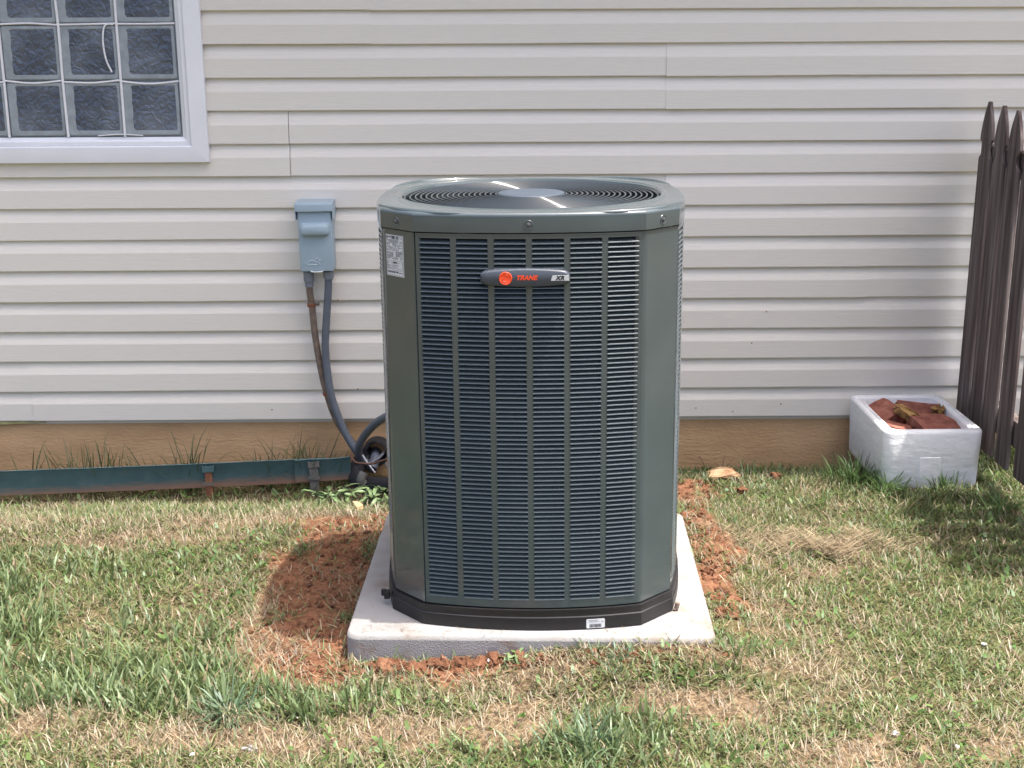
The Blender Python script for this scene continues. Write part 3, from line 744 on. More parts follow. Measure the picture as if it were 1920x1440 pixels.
conduit('conduit', 'blue grey flexible conduit dropping straight from the right of the disconnect box', [(-.0585, -.052, .69), (-.0620, -.052, .62), (-.0735, -.05, .51), (-.0818, -.05, .409), (-.0765, -.056, .307), (-.0607, -.065, .204), (-.0158, -.075, .079), (.030, -.075, -.002), (.060, -.055, -.045), (.075, .03, -.065)], .0137, M['conduit'], [(.0, -.024, .0195), (-.022, -.030, .016)], .05, 22)
conduit('conduit', 'curved grey flexible conduit looping from the foundation into the air conditioner', [(.068, .02, -.093), (.048, -.05, -.048), (.033, -.10, .007), (.043, -.14, .061), (.076, -.19, .12), (.117, -.24, .171), (.166, -.30, .216), (.246, -.42, .278), (.38, -.70, .35), (.42, -1.0, .36)], .0142, M['conduit'], None, .05, 20)
# insulated suction line, copper line, wall sleeve
root = thing('insulated_pipe', 'thick black insulated refrigerant pipe between the wall and the air conditioner', 'pipe', (.05, -.1, -.09))
b = MB(); b.tube(spline([(.005, .13, .062), (-.018, .07, .046), (-.033, .01, .024), (-.014, -.04, .006), (.039, -.09, .007), (.119, -.17, .035), (.216, -.3, .10), (.30, -.6, .22), (.33, -.8, .25)], 8), .031, 16); b.build('insulation', M['rubber'], root, smooth=True)
b = MB(); b.tube(spline([(.008, -.108, .02), (.0, -.112, .035), (.01, -.10, .06)], 4), .017, 10); b.build('pipe_end', M['greystake'], root, smooth=True)
root = thing('copper_line', 'thin brown copper line running beside the thick insulated pipe', 'pipe', (.024, -.12, -.016))
b = MB(); b.tube(spline([(-.02, .0, .03), (.003, -.05, .017), (.040, -.055, .012), (.070, -.06, .014), (.101, -.07, .027), (.153, -.10, .049), (.28, -.28, .12), (.36, -.7, .2)], 6), .0042, 8); b.build('tube', M['copper'], root, smooth=True)
root = thing('pipe_sleeve', 'dark torn pipe sleeve in the foundation hole behind the conduits', 'pipe sleeve', (.092, .0, -.01))
b = MB(); rs = random.Random(8)
def slv(r, y, jag=0): return [(r*math.cos(2*PI*k/22)*(1+jag*rs.uniform(-1, 1)), y+jag*.06*rs.uniform(-1, 1), r*1.0*math.sin(2*PI*k/22)*(1+jag*rs.uniform(-1, 1))) for k in range(22)]
b.loft([slv(.052, .03), slv(.052, -.008), slv(.050, -.040, .08), slv(.040, -.042, .08), slv(.036, -.004), slv(.03, .02)], cap1=True)
b.build('collar', M['rubber'], root, smooth=True, angle=50)
b = MB(); b.tube(spline([(-.01, .02, -.01), (-.006, -.03, -.02), (-.016, -.07, -.05)], 5), .020, 12); b.build('insulation_stub', M['conduit'], root, smooth=True)
b = MB(); b.tube(spline([(.03, -.02, .0), (.012, -.062, -.008), (-.012, -.075, -.022), (-.03, -.07, -.028)], 5), .005, 8); b.build('grey_wire', M['fitting'], root, smooth=True)
b = MB(); b.tube(spline([(-.045, -.11, .018), (-.026, -.115, -.012), (.0, -.115, -.05)], 5), .0028, 8); b.build('grey_wire', M['vinyl'], root, smooth=True)
b = MB(); b.tube(spline([(.044, -.02, -.02), (.050, -.06, -.03), (.042, -.07, -.045), (.034, -.06, -.03)], 5), .0045, 8); b.build('grey_wire', M['greystake'], root, smooth=True)

# ------------------------------------------------------------------ metal edging
def edging(label, a, c, za, zc, h, stakes, hh=None):
    a = Vector(a); c = Vector(c); L = (c-a).length; ang = math.atan2(c.y-a.y, c.x-a.x)
    root = thing('metal_edging', label, 'edging', (a.x, a.y, 0), 'green metal edging at the foundation'); root.rotation_euler.z = ang
    n = 12; b = MB(); loops = []
    for i in range(n+1):
        t = i/n; zb = za+(zc-za)*t; w = .004*math.sin(t*7)
        x = t*L
        loops.append([(x, w, zb), (x, w, zb+h-.006), (x, w-.003, zb+h-.002), (x, w, zb+h), (x, w+.0045, zb+h-.002), (x, w+.004, zb)])
    b.loft(loops, True, True, True); b.build('strip', M['green'], root, smooth=True, angle=40)
    for t, kind in stakes:
        x = t*L; zb = za+(zc-za)*t; s = MB(); w = .004*math.sin(t*7)-.0035
        m = M['rust'] if kind else M['greystake']; wd = .013 if kind else .017
        s.box(x-wd, x+wd, w-.006, w-.001, zb-.09, zb+h*.72)
        s.build('stake', m, root, bevel=.0015)
        s = MB(); s.box(x-.021, x+.021, w-.010, w-.0065, zb+h*.66, zb+h*.90); s.box(x-.021, x+.021, w-.010, w-.0065, zb+h*.10, zb+h*.24)
        s.box(x-.021, x-.017, w-.0064, w+.0005, zb+h*.66, zb+h*.90); s.box(x+.017, x+.021, w-.0064, w+.0005, zb+h*.66, zb+h*.90)
        s.build('stake_loop', M['green'] if kind else m, root)
edging('long green metal edging strip rusted along its lower edge', (-1.75, -.37, 0), (-.085, -.13, 0), -.071, -.090, .094, [(.745, 1)])
edging('short green metal edging end piece nearest the black pipe', (-.20, -.155, 0), (.004, -.128, 0), -.084, -.080, .088, [(.34, 0)])

# ------------------------------------------------------------------ picket fence
def picket_mesh(H, seed):
    rr_ = random.Random(seed); w = .0550
    half = [(0, w*.95), (.004, w), (H-.200, w), (H-.193, w*.93), (H-.186, w*.74), (H-.176, w*.60), (H-.163, w*.55), (H-.150, w*.60), (H-.140, w*.74), (H-.134, w*.90), (H-.128, w*1.0),
            (H-.100, w*.91), (H-.070, w*.75), (H-.040, w*.52), (H-.015, w*.27), (H, w*.12)]
    b = MB(); t = .0055
    def rows(x): return [(x, y, z) for z, y in half], [(x, -y, z) for z, y in half]
    n = len(half); r0, l0 = rows(-t); r1, l1 = rows(t)
    vs = r0+l0+r1+l1; fs = []
    for i in range(n-1):
        fs += [(i, i+1, n+i+1, n+i), (2*n+i, 3*n+i, 3*n+i+1, 2*n+i+1), (i, 2*n+i, 2*n+i+1, i+1), (n+i, n+i+1, 3*n+i+1, 3*n+i)]
    fs += [(0, n, 3*n, 2*n), (n-1, 3*n-1, 4*n-1, 2*n-1)]
    b.add(vs, fs); return b
fence = thing('picket_fence', 'dark weathered wooden picket fence with spear shaped tops meeting the house wall', 'fence', (2.268, 0, .09))
FP = [(-.118, 1.193, .0), (-.249, 1.186, .002), (-.381, 1.178, -.001), (-.520, 1.175, .0), (-.690, 1.17, .001), (-.83, 1.172, 0), (-.97, 1.17, 0), (-1.11, 1.175, 0), (-1.25, 1.17, 0)]
for i, (y, H, dx) in enumerate(FP):
    o = picket_mesh(H, i).build('picket', M['wood'], fence, bevel=.0012, loc=(dx, y, 0)); o.rotation_euler.x = math.radians([.35, .2, .3, .1, -.2][i % 5])
for z in (.955, .085):
    b = MB(); b.box(.0095, .048, -1.34, -.045, z, z+.088); b.build('rail', M['wood'], fence, bevel=.003)
b = MB(); b.box(.049, .139, -1.33, -1.24, -.4, 1.15); b.build('post', M['wood'], fence, bevel=.004)

# ------------------------------------------------------------------ polystyrene box with rubble
def cooler():
    r = thing('foam_box', 'open white polystyrene box of broken bricks against the picket fence', 'box', (2.040, -.262, -.010)); r.rotation_euler.z = math.radians(.5)
    def rr(w, d, rad, z, n=6):
        out = []
        for cx, cy, a0 in ((w-rad, d-rad, 0), (-w+rad, d-rad, 90), (-w+rad, -d+rad, 180), (w-rad, -d+rad, 270)):
            for k in range(n+1):
                a = math.radians(a0+90*k/n); out.append((cx+rad*math.cos(a), cy+rad*math.sin(a), z))
        return out
    W_, D_ = .168, .235; b = MB()
    b.loft([rr(W_-.014, D_-.014, .03, 0), rr(W_-.005, D_-.005, .033, .005), rr(W_-.002, D_-.002, .035, .018), rr(W_, D_, .035, .10), rr(W_+.003, D_+.003, .035, .206), rr(W_, D_, .035, .213), rr(W_-.006, D_-.006, .032, .215),
            rr(W_-.014, D_-.014, .03, .215), rr(W_-.0155, D_-.0155, .03, .2115), rr(W_-.0205, D_-.0205, .028, .2115), rr(W_-.022, D_-.022, .028, .215), rr(W_-.031, D_-.031, .025, .214), rr(W_-.035, D_-.035, .025, .208), rr(W_-.037, D_-.037, .025, .04)], cap0=True, cap1=True)
    b.build('tub', M['foam'], r, smooth=True, angle=50)
    b = MB(); y0 = -D_-.0005
    fr = [(-.055, .012), (.016, .012), (.016, .122), (-.055, .122)]
    b.loft([[(x+.01, y0+.006, z) for x, z in fr], [(x+.01, y0-.002, z) for x, z in fr], [(x*.9+.01, y0-.0028, .067+(z-.067)*.95) for x, z in fr]], cap1=True)
    b.build('molded_panel', M['foam'], r, bevel=.001)
    return r
cooler()
def chunk(name, label, cat, loc, size, rot, m, seed, rough=.12, group=None, sub=2, flat=False):
    rr_ = random.Random(seed); bm = bmesh.new(); bmesh.ops.create_cube(bm, size=1)
    bmesh.ops.subdivide_edges(bm, edges=bm.edges[:], cuts=sub, use_grid_fill=True)
    for v in bm.verts:
        c = v.co.copy(); k = rough*(.35 if flat else 1)
        v.co = Vector((c.x*size[0], c.y*size[1], c.z*size[2]))
        v.co += Vector((rr_.uniform(-k, k)*size[0], rr_.uniform(-k, k)*size[1], rr_.uniform(-k, k)*size[2]))
        if c.x > .4: v.co.x += rr_.uniform(-.25, .02)*size[0]
    me_ = bpy.data.meshes.new(name); bm.to_mesh(me_); bm.free(); me_.materials.append(m)
    o = link(name, me_, None, loc); o.rotation_euler = [math.radians(a) for a in rot]; return tag(o, label, cat, group)
BG = 'broken bricks in the polystyrene box'
chunk('brick_chunk', 'broken red brick leaning at the back left inside the foam box', 'brick', (1.962, -.195, .180), (.12, .10, .055), (16, -22, 24), M['brick'], 1, .05, BG, 1)
chunk('brick_chunk', 'long red brick lying along the back right inside the foam box', 'brick', (2.085, -.180, .180), (.165, .065, .06), (-28, 5, -6), M['brick'], 2, .03, BG, 1)
chunk('brick_chunk', 'flat red brick at the front right inside the foam box', 'brick', (2.098, -.325, .166), (.15, .125, .05), (9, 3, 10), M['brick'], 3, .03, BG, 1)
chunk('brick_chunk', 'crumbled red brick at the front left inside the foam box', 'brick', (1.955, -.352, .163), (.11, .10, .045), (-6, 12, -18), M['brick'], 4, .08, BG)
chunk('ochre_chunk', 'small ochre crumbly chunk lying across the bricks in the foam box', 'rubble', (2.012, -.268, .202), (.085, .035, .03), (12, 18, -42), M['ochre'], 5, .2)
chunk('rubble_piece', 'small mossy rubble lump in the right rear corner of the foam box', 'rubble', (2.145, -.21, .192), (.035, .04, .03), (8, 14, -38), M['ochre'], 6, .25)
b = MB(); b.box(1.902, 2.168, -.455, -.07, .11, .143); o = b.build('brick_rubble', M['brick'], None); tag(o, 'loose brick rubble filling the bottom of the foam box', 'rubble')
chunk('stone', 'flat tan layered stone in the grass right of the air conditioner', 'stone', (1.352, -.37, float(gz(1.352, -.37))+.014), (.105, .07, .04), (3, -4, 6), M['stone'], 7, .14)
chunk('brick_chip', 'small orange brick chip right of the tan stone', 'brick chip', (1.535, -.375, float(gz(1.535, -.375))+.012), (.035, .025, .026), (10, 4, 30), M['clod'], 8, .15)
chunk('brick_chip', 'small orange brick chip in the grass in front of the tan stone', 'brick chip', (1.385, -.54, float(gz(1.385, -.54))+.012), (.03, .022, .022), (10, 4, 10), M['clod'], 9, .15)
for i, (x, y, lb) in enumerate(((.54, -1.80, 'white foam crumb just in front of the concrete pad'), (1.44, -2.14, 'white foam crumb near the bottom edge right of the centre'), (1.555, -2.2, 'lowest white foam crumb near the bottom right of the lawn'),
                                (1.79, -1.71, 'white foam crumb in the lawn beside the right edge'), (-.10, -2.2, 'white paper scrap low in the left lawn'))):
    o = chunk('foam_crumb', lb, 'crumb', (x, y, float(gz(x, y))+.014), (.010, .008, .006), (10*i, 20, 40*i), M['crumb'], 20+i, .2, 'white crumbs in the lawn', 1)
b = MB()
for k in range(2):
    pts = spline([(.0+.010*k, .0+.010*k, .004), (.012+.010*k, -.005+.008*k, .007), (.026+.008*k, -.009+.007*k, .003)], 8)
    b.tube(pts, .0030, 7, ridge=.5)
o = b.build('shell_scrap', mat('scrap', (.36, .35, .34), .8, var=.2), None, smooth=True, angle=30, loc=(.0, -2.165, float(gz(0, -2.165))+.004)); tag(o, 'segmented white scrap in the straw patch below the left lawn tuft', 'scrap')

# ------------------------------------------------------------------ grass, straw, clods (uncountable)
def blade_mesh(name, base, h, w, ang, lean, curl, side, col, m, tipcol=None):
    n = len(h); ts = np.array([0, .38, .74, 1.0]); ws = np.array([.85, 1, .72, 0])
    d = np.stack([np.cos(ang), np.sin(ang), np.zeros(n)], -1); p = np.stack([np.cos(side), np.sin(side), np.zeros(n)], -1)
    V = np.zeros((n, 7, 3), np.float32); C = np.ones((n, 7, 4), np.float32); k = 0
    for t, wt in zip(ts, ws):
        out = h*(lean*t+curl*t*t); up = h*t*np.sqrt(np.clip(1-np.clip(lean+curl*t, 0, .97)**2, .04, 1))
        c = base+d*out[:, None]; c[:, 2] += up
        shade = 1.0 if tipcol is None else None
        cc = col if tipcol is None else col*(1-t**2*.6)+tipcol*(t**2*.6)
        if t < 1:
            V[:, k] = c-p*(w*wt/2)[:, None]; V[:, k+1] = c+p*(w*wt/2)[:, None]; C[:, k, :3] = cc; C[:, k+1, :3] = cc; k += 2
        else: V[:, k] = c; C[:, k, :3] = cc
    o = (np.arange(n)*7)[:, None]
    loops = np.concatenate([o+np.array([0, 1, 3, 2]), o+np.array([2, 3, 5, 4]), o+np.array([4, 5, 6])], 1).astype(np.int32)
    starts = ((np.arange(n)*11)[:, None]+np.array([0, 4, 8])).astype(np.int32)
    me = bpy.data.meshes.new(name); me.vertices.add(n*7); me.loops.add(n*11); me.polygons.add(n*3)
    me.vertices.foreach_set('co', V.ravel()); me.loops.foreach_set('vertex_index', loops.ravel()); me.polygons.foreach_set('loop_start', starts.ravel())
    me.update(calc_edges=True)
    a = me.attributes.new('col', 'FLOAT_COLOR', 'POINT'); a.data.foreach_set('color', C.ravel())
    me.materials.append(m); me.validate(); return me
def scatter(n, x0=-2.2, x1=3.2, y0=-3.1, y1=-.01):
    return RNG.uniform(x0, x1, n), RNG.uniform(y0, y1, n)
def clear(x, y, margin=0):
    ok = pad_dist(x, y) > .004+margin
    ok &= ~((np.abs(x-2.035) < .185) & (y > -.545))&~((np.abs(x-1.84) < .03) & (np.abs(y+.3) < .2))&(y < .015)
    return ok
def greens(n):
    g = np.array([.10, .18, .05]); y_ = np.array([.235, .235, .085]); bl = np.array([.125, .18, .075]); dk = np.array([.065, .11, .035])
    r = RNG.random((n, 4))**1.6; r /= r.sum(1, keepdims=True)
    c = r[:, :1]*g+r[:, 1:2]*y_+r[:, 2:3]*bl+r[:, 3:]*dk
    return c*RNG.uniform(.75, 1.3, (n, 1))
def straws(n):
    a = np.array([.42, .33, .20]); b_ = np.array([.27, .19, .11]); c_ = np.array([.54, .46, .32])
    r = RNG.random((n, 3))**1.5; r /= r.sum(1, keepdims=True)
    return (r[:, :1]*a+r[:, 1:2]*b_+r[:, 2:]*c_)*RNG.uniform(.7, 1.15, (n, 1))
def lawn():
    x, y = scatter(580000)
    s, st, lu = masks(x, y); lu = lu*sstep(.25, .65, vnoise(x, y, 9, 0)*.6+vnoise(x, y, 22, 1)*.4)
    nz = vnoise(x, y, 4.5, 5)*.6+vnoise(x, y, 13, 6)*.4
    left = 1-sstep(-.2, .9, x)
    dens = .34+1.0*(nz-.32)-1.1*sstep(.25, .9, s+.55*(vnoise(x, y, 11, 4)-.5))-.62*sstep(.2, .8, st)+.35*lu
    dens = np.clip(dens, .0, 1)+.02
    nearwall = sstep(-.48, -.3, y)*(x < .25); dens = dens*(1-.93*nearwall)
    dens = dens*np.where((y < -2.3) | (x < -1.4) | (x > 2.6), .55, 1)
    k = (RNG.random(len(x)) < dens) & clear(x, y); x, y, s, st, lu, nz = (a[k] for a in (x, y, s, st, lu, nz)); n = len(x)
    tall = RNG.random(n) < .55*lu
    h = RNG.uniform(.014, .045, n)*(1+.5*(nz-.4)); h = np.where(tall, RNG.uniform(.035, .085, n), h)
    h = h*np.where((x > 1.55) & (y > -.75), 1.35, 1)
    w = np.where(tall, RNG.uniform(.0035, .0072, n), RNG.uniform(.0018, .0046, n))
    lean = np.where(tall, RNG.uniform(.1, .55, n), RNG.uniform(.35, .93, n)); curl = RNG.uniform(0, .45, n)
    ang = RNG.uniform(0, 2*PI, n); side = ang+PI/2+RNG.normal(0, .5, n)
    col = greens(n); dry = RNG.random(n) < (.10+.45*st+.15*(vnoise(x, y, 8, 3) > .6)); col[dry] = straws(dry.sum())*.85
    blue = np.array([.15, .21, .095]); col = np.where(tall[:, None] & (RNG.random(n) < .75)[:, None], blue*RNG.uniform(.75, 1.3, (n, 1)), col)
    base = np.stack([x, y, gz(x, y)-.001], -1)
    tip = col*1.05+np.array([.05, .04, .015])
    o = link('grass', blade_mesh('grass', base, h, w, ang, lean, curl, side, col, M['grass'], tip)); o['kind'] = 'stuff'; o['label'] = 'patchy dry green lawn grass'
    x, y = scatter(21000); s, st, lu = masks(x, y)
    k = (RNG.random(len(x)) < np.clip(1.4*(vnoise(x, y, 5, 0)-.35), .03, 1)*(1-sstep(.2, .7, s))*(1-.6*sstep(.2, .7, st))) & clear(x, y); x, y = x[k], y[k]; n = len(x)
    h = RNG.uniform(.010, .030, n); w = RNG.uniform(.006, .013, n); ang = RNG.uniform(0, 2*PI, n)
    base = np.stack([x, y, gz(x, y)+RNG.uniform(.006, .020, n)], -1); col = greens(n)*np.array([.85, 1.05, .8])
    o = link('lawn_weeds', blade_mesh('lawn_weeds', base, h, w, ang, RNG.uniform(.6, .97, n), RNG.uniform(-.2, .2, n), ang+PI/2+RNG.normal(0, .3, n), col, M['grass'])); o['kind'] = 'stuff'; o['label'] = 'small broad leaved weeds mixed into the lawn'
    # straw and clippings lying flat
    x, y = scatter(330000); s, st, lu = masks(x, y)
    dens = np.clip(.38+.70*st-.32*sstep(.3, .9, s)+.5*(vnoise(x, y, 6, 2)-.5)-.2*lu, .03, 1)
    dens *= np.where((y < -2.3) | (x < -1.4) | (x > 2.6), .5, 1)*np.where((y > -.3), .45, 1)*(1-.45*sstep(.9, 1.6, x)*(1-st))
    k = (RNG.random(len(x)) < dens) & clear(x, y, -.0015*0); x, y, st = x[k], y[k], st[k]; n = len(x)
    h = RNG.uniform(.012, .045, n)*(1+.5*st*(RNG.random(n) < .3)); w = RNG.uniform(.0009, .0024, n)
    lean = RNG.uniform(.80, .97, n); curl = RNG.uniform(-.15, .1, n); ang = RNG.uniform(0, 2*PI, n); side = ang+PI/2
    col = straws(n)*np.where(RNG.random(n) < .55-.25*st, .42, .8)[:, None]; gr = RNG.random(n) < .22*(1-st); col[gr] = greens(gr.sum())*1.1
    base = np.stack([x, y, gz(x, y)+RNG.uniform(.001, .010, n)], -1)
    # a heap of pale straw right of the pad, and a few clippings on the pad
    m2 = 2100; x2 = RNG.normal(1.57, .10, m2); y2 = -1.03+RNG.normal(0, .04, m2)+.10*(x2-1.5)+.05*np.sin(x2*31); x3 = RNG.normal(1.38, .09, 900); y3 = -.985+RNG.normal(0, .055, 900)
    xp = RNG.uniform(.21, 1.11, 260); yp = np.where(RNG.random(260) < .6, RNG.uniform(-1.755, -1.66, 260), RNG.uniform(-1.75, -.95, 260)); ok = pad_dist(xp, yp) == 0
    ok &= ~((np.abs(xp-UC.x) < .37) & (np.abs(yp-UC.y) < .37)); xp, yp = xp[ok], yp[ok]; np_ = len(xp)
    xa = np.concatenate([x2, x3, xp]); ya = np.concatenate([y2, y3, yp]); za = np.concatenate([gz(x2, y2)+RNG.uniform(.004, .028, m2), gz(x3, y3)+RNG.uniform(.003, .016, 900), np.full(np_, .0732)]); na = len(xa)
    base = np.concatenate([base, np.stack([xa, ya, za], -1)]); h = np.concatenate([h, RNG.uniform(.02, .055, na-np_), RNG.uniform(.005, .02, np_)]); w = np.concatenate([w, RNG.uniform(.001, .0024, na-np_), RNG.uniform(.0007, .0014, np_)])
    lean = np.concatenate([lean, RNG.uniform(.88, .97, na-np_), np.full(np_, .97)]); curl = np.concatenate([curl, RNG.uniform(-.1, .05, na-np_), np.zeros(np_)])
    an = np.concatenate([RNG.normal(0, .45, na-np_)+PI*(RNG.random(na-np_) < .5), RNG.uniform(0, 2*PI, np_)]); ang = np.concatenate([ang, an]); side = ang+PI/2
    col = np.concatenate([col, straws(na-np_)*RNG.choice([.5, .9, 1.1], (na-np_, 1)), straws(np_)*.5])
    o = link('straw', blade_mesh('straw', base, h, w, ang, lean, curl, side, col, M['straw'])); o['kind'] = 'stuff'; o['label'] = 'dry straw and grass clippings lying on the lawn'
lawn()
def clods():
    import itertools
    bm = bmesh.new(); bmesh.ops.create_icosphere(bm, subdivisions=2, radius=1)
    base = np.array([v.co[:] for v in bm.verts]); tri = np.array([[v.index for v in f.verts] for f in bm.faces]); bm.free()
    P = []
    def put(n, fx, fy, r0, r1, zoff=0):
        for _ in range(n): P.append((fx(), fy(), RNG.uniform(r0, r1)**1, zoff))
    u = RNG.uniform; nrm = RNG.normal
    put(150, lambda: u(.12, .62), lambda: -1.775-abs(nrm(0, .022)), .004, .014)
    put(40, lambda: u(.25, .55), lambda: -1.782-abs(nrm(0, .012)), .010, .020, .006)
    put(110, lambda: u(.0, .24), lambda: -1.76+nrm(0, .06), .003, .012)
    put(320, lambda: nrm(.08, .10), lambda: u(-1.65, -.72), .002, .010)
    put(240, lambda: 1.13+abs(nrm(0, .042))+.0, lambda: u(-1.62, -.75), .003, .011)
    put(90, lambda: nrm(1.2, .09), lambda: u(-.75, -.42), .003, .012)
    put(60, lambda: u(.5, 1.15), lambda: -1.79-abs(nrm(0, .03)), .003, .010)
    P = [p for p in P if pad_dist(np.array(p[0]), np.array(p[1])) > p[2]*.4]
    V = []; F = []; o = 0
    for x, y, r, zo in P:
        sc = r*RNG.uniform(.65, 1.25, 3); j = 1+RNG.normal(0, .19, (len(base), 1))
        v = base*j*sc; a = RNG.uniform(0, 2*PI); c, s_ = math.cos(a), math.sin(a)
        v = np.stack([v[:, 0]*c-v[:, 1]*s_, v[:, 0]*s_+v[:, 1]*c, v[:, 2]], -1)+np.array([x, y, float(gz(x, y))+r*.25+zo])
        V.append(v); F.append(tri+o); o += len(v)
    me = bpy.data.meshes.new('soil_clods'); me.from_pydata(np.concatenate(V).tolist(), [], np.concatenate(F).tolist()); me.materials.append(M['clod'])
    ob = link('soil_clods', me); ob['kind'] = 'stuff'; ob['label'] = 'loose red clay clods dug up around the pad'
clods()

# ------------------------------------------------------------------ weeds and tufts
def tuft(name, label, cat, x, y, n, h0, h1, w0, w1, spread, lean0, lean1, colf, group=None, dir=None):
    z = float(gz(x, y)); r = np.abs(RNG.normal(0, spread, n)); a = RNG.uniform(0, 2*PI, n)
    base = np.stack([r*np.cos(a), r*np.sin(a), np.full(n, -.002)], -1)
    ang = a+RNG.normal(0, .6, n) if dir is None else RNG.normal(dir, .5, n)
    h = RNG.uniform(h0, h1, n); w = RNG.uniform(w0, w1, n)
    me = blade_mesh(name, base, h, w, ang, RNG.uniform(lean0, lean1, n), RNG.uniform(.05, .5, n), ang+PI/2+RNG.normal(0, .35, n), colf(n), M['grass'])
    return tag(link(name, me, None, (x, y, z)), label, cat, group)
dark = lambda n: np.array([.085, .125, .045])*RNG.uniform(.7, 1.35, (n, 1))
lush = lambda n: np.array([.115, .19, .065])*RNG.uniform(.7, 1.4, (n, 1))
bluish = lambda n: np.array([.115, .18, .10])*RNG.uniform(.7, 1.35, (n, 1))
WG = 'thin weeds along the foundation behind the edging'
ORD = ['first', 'second', 'third', 'fourth', 'fifth', 'sixth', 'seventh', 'eighth', 'ninth', 'tenth', 'eleventh', 'twelfth', 'thirteenth', 'fourteenth', 'fifteenth', 'sixteenth']
for k, (x, hh, n) in enumerate(((-1.18, .10, 5), (-1.09, .08, 5), (-1.02, .14, 8), (-.985, .12, 6), (-.945, .13, 7), (-.905, .16, 8), (-.865, .09, 7), (-.79, .07, 4), (-.735, .12, 6), (-.655, .08, 6), (-.60, .15, 7), (-.565, .13, 9), (-.345, .09, 7), (-.30, .13, 7), (-.25, .11, 6), (-.205, .12, 8))):
    y = -.06-.05*random.random()-.07*(x < -.5)
    tuft('weed', 'thin weed sprouting behind the green edging, %s from its left end' % ORD[k], 'weed', x, y, n+6, hh*.6+.08, hh*1.1+.115, .0028, .0052, .012, .05, .45, dark, WG)
o = tuft('tall_weed', 'tallest thin weed rising past the siding edge left of the conduits', 'weed', -.145, -.09, 34, .12, .27, .0026, .0048, .022, .02, .45, dark)
tuft('weed', 'short weed behind the edging beside the conduits', 'weed', -.065, -.08, 14, .12, .2, .0024, .0042, .014, .1, .6, dark)
tuft('weed', 'dark dead weed against the foundation right of the air conditioner', 'weed', 1.40, -.03, 16, .05, .12, .0012, .0022, .02, .1, .8, lambda n: np.array([.07, .06, .045])*RNG.uniform(.6, 1.3, (n, 1)))
TG = 'tall grass tufts'
tuft('grass_tuft', 'grass tuft growing against the front of the foam box', 'grass tuft', 2.075, -.525, 46, .035, .105, .003, .0055, .026, .05, .45, lush, TG)
tuft('grass_tuft', 'dense dark grass tuft at the left side of the foam box', 'grass tuft', 1.80, -.42, 150, .05, .13, .003, .006, .055, .1, .6, lambda n: lush(n)*.75, TG)
tuft('grass_tuft', 'grass tuft at the front left corner of the foam box', 'grass tuft', 1.885, -.525, 60, .05, .12, .004, .0065, .03, .2, .75, lush, TG)
tuft('grass_tuft', 'spread grass tuft left of the lowest straw patch in the left lawn', 'grass tuft', -.055, -2.02, 100, .05, .11, .003, .005, .022, .35, .9, bluish, TG)
tuft('grass_tuft', 'green grass tuft at the bottom edge right of the centre', 'grass tuft', .76, -2.17, 110, .04, .10, .003, .005, .05, .2, .75, bluish, TG)
tuft('grass_tuft', 'grass tuft below the fence pickets at the right edge', 'grass tuft', 2.2, -.72, 60, .05, .12, .003, .005, .03, .2, .7, lush, TG)
tuft('grass_tuft', 'low grass tuft by the foundation right of the tan stone', 'grass tuft', 1.46, -.26, 60, .04, .09, .003, .0055, .03, .2, .8, lush, TG)
tuft('grass_tuft', 'low grass tuft by the foundation left of the tan stone', 'grass tuft', 1.22, -.28, 60, .03, .08, .003, .0055, .04, .2, .8, lush, TG)
tuft('grass_tuft', 'grass tuft at the front right corner of the concrete pad', 'grass tuft', 1.14, -1.82, 60, .025, .07, .002, .004, .035, .1, .6, lush, TG)
tuft('grass_tuft', 'grass tuft before the front edge of the pad below the barcode sticker', 'grass tuft', .86, -1.83, 70, .025, .06, .002, .004, .05, .1, .7, bluish, TG)
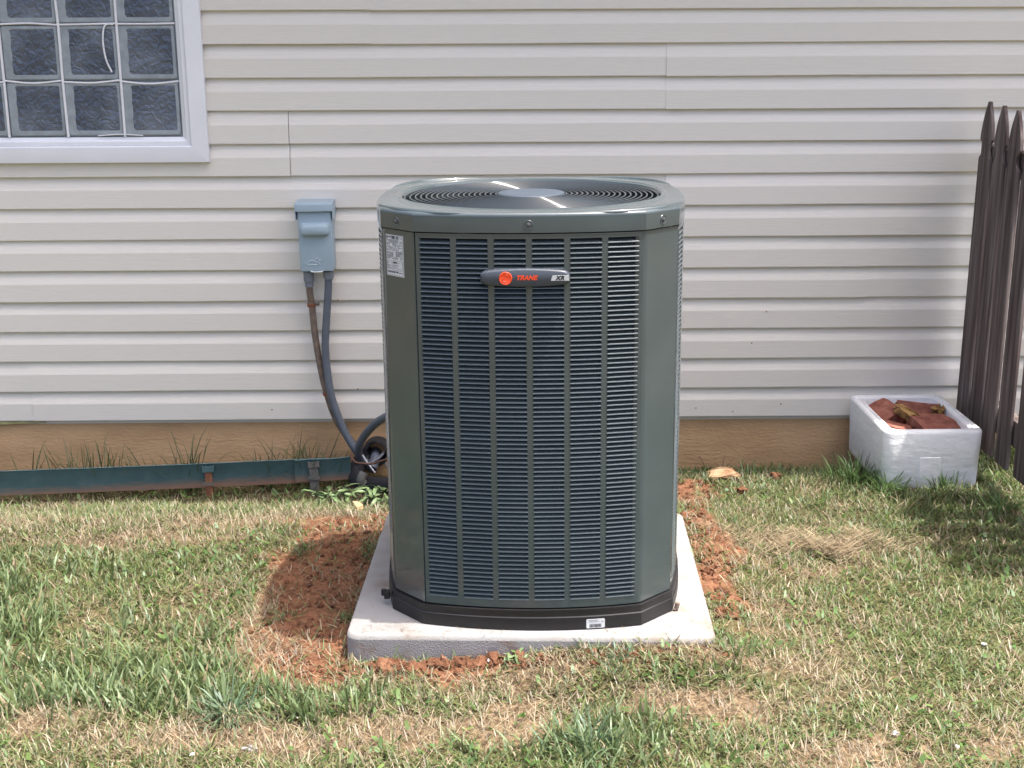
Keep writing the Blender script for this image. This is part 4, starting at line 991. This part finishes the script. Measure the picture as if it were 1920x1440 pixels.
# broad-leaved weed clumps
def leaf_mesh(L, w, bend):
    b = MB(); rows = []
    for i in range(6):
        t = i/5; ww = w*math.sin(PI*min(1, .12+t*.88))**.8 if t < 1 else 0.0004
        z = bend*L*t*t*-1; rows.append([(-ww/2, L*t, z+ww*.18), (0, L*t, z), (ww/2, L*t, z+ww*.18)])
    b.loft(rows, close=False)
    me = bpy.data.meshes.new('leaf'); me.from_pydata(b.v, [], b.f); me.materials.append(M['leaf']); me.polygons.foreach_set('use_smooth', [True]*len(me.polygons)); return me
LM = [leaf_mesh(.055, .013, .25), leaf_mesh(.045, .012, .4), leaf_mesh(.038, .014, .15), leaf_mesh(.065, .012, .35)]
def leafy(label, x, y, n, rx, ry, hz, seed, ks=1):
    rr_ = random.Random(seed); root = thing('leafy_weed', label, 'weed', (x, y, float(gz(x, y))), 'broad leaved weeds beside the pad')
    st = MB()
    for i in range(max(4, n//7)):
        a = rr_.uniform(0, 2*PI); r = rr_.uniform(.2, 1)
        st.tube(spline([(0, 0, -.003), (rx*r*.5*math.cos(a), ry*r*.5*math.sin(a), hz*.45), (rx*r*math.cos(a), ry*r*math.sin(a), hz*rr_.uniform(.5, 1))], 3), .0013, 5)
    st.build('stem', M['leaf'], root, smooth=True)
    for i in range(n):
        o = link('leaf', rr_.choice(LM), root, (rx*rr_.uniform(-1, 1)*.8, ry*rr_.uniform(-1, 1)*.8, hz*rr_.uniform(.15, 1)))
        o.rotation_euler = (math.radians(rr_.uniform(-25, 45)), math.radians(rr_.uniform(-30, 30)), rr_.uniform(0, 2*PI)); s = ks*rr_.uniform(.7, 1.2); o.scale = (s, s, s)
leafy('leafy weed clump in front of the short edging end piece', -.03, -.35, 60, .085, .05, .06, 1)
leafy('leafy weed clump under the black insulated pipe', .135, -.40, 46, .07, .05, .055, 2)
leafy('small leafy weed among clods before the pad front', .60, -1.80, 18, .026, .016, .026, 3, .6)
leafy('leafy weed in the shaded strip right of the air conditioner', 1.13, -.22, 26, .07, .05, .05, 4)
lf = MB(); rows = []
for i in range(7):
    t = i/6; ww = .038*math.sin(PI*min(1, .08+t*.92))**.7; rows.append([(-ww/2, .055*t-.027, .008*math.sin(3*t)+ww*.25), (0, .055*t-.027, .004*math.sin(3*t)), (ww/2, .055*t-.027, .010*math.sin(3*t)+ww*.15)])
lf.loft(rows, close=False)
o = lf.build('dead_leaf', M['deadleaf'], None, smooth=True, loc=(.065, -.50, float(gz(.065, -.50))+.012)); o.rotation_euler = (.7, .2, .9); tag(o, 'dry tan leaf on the red soil below the weed clump', 'leaf')
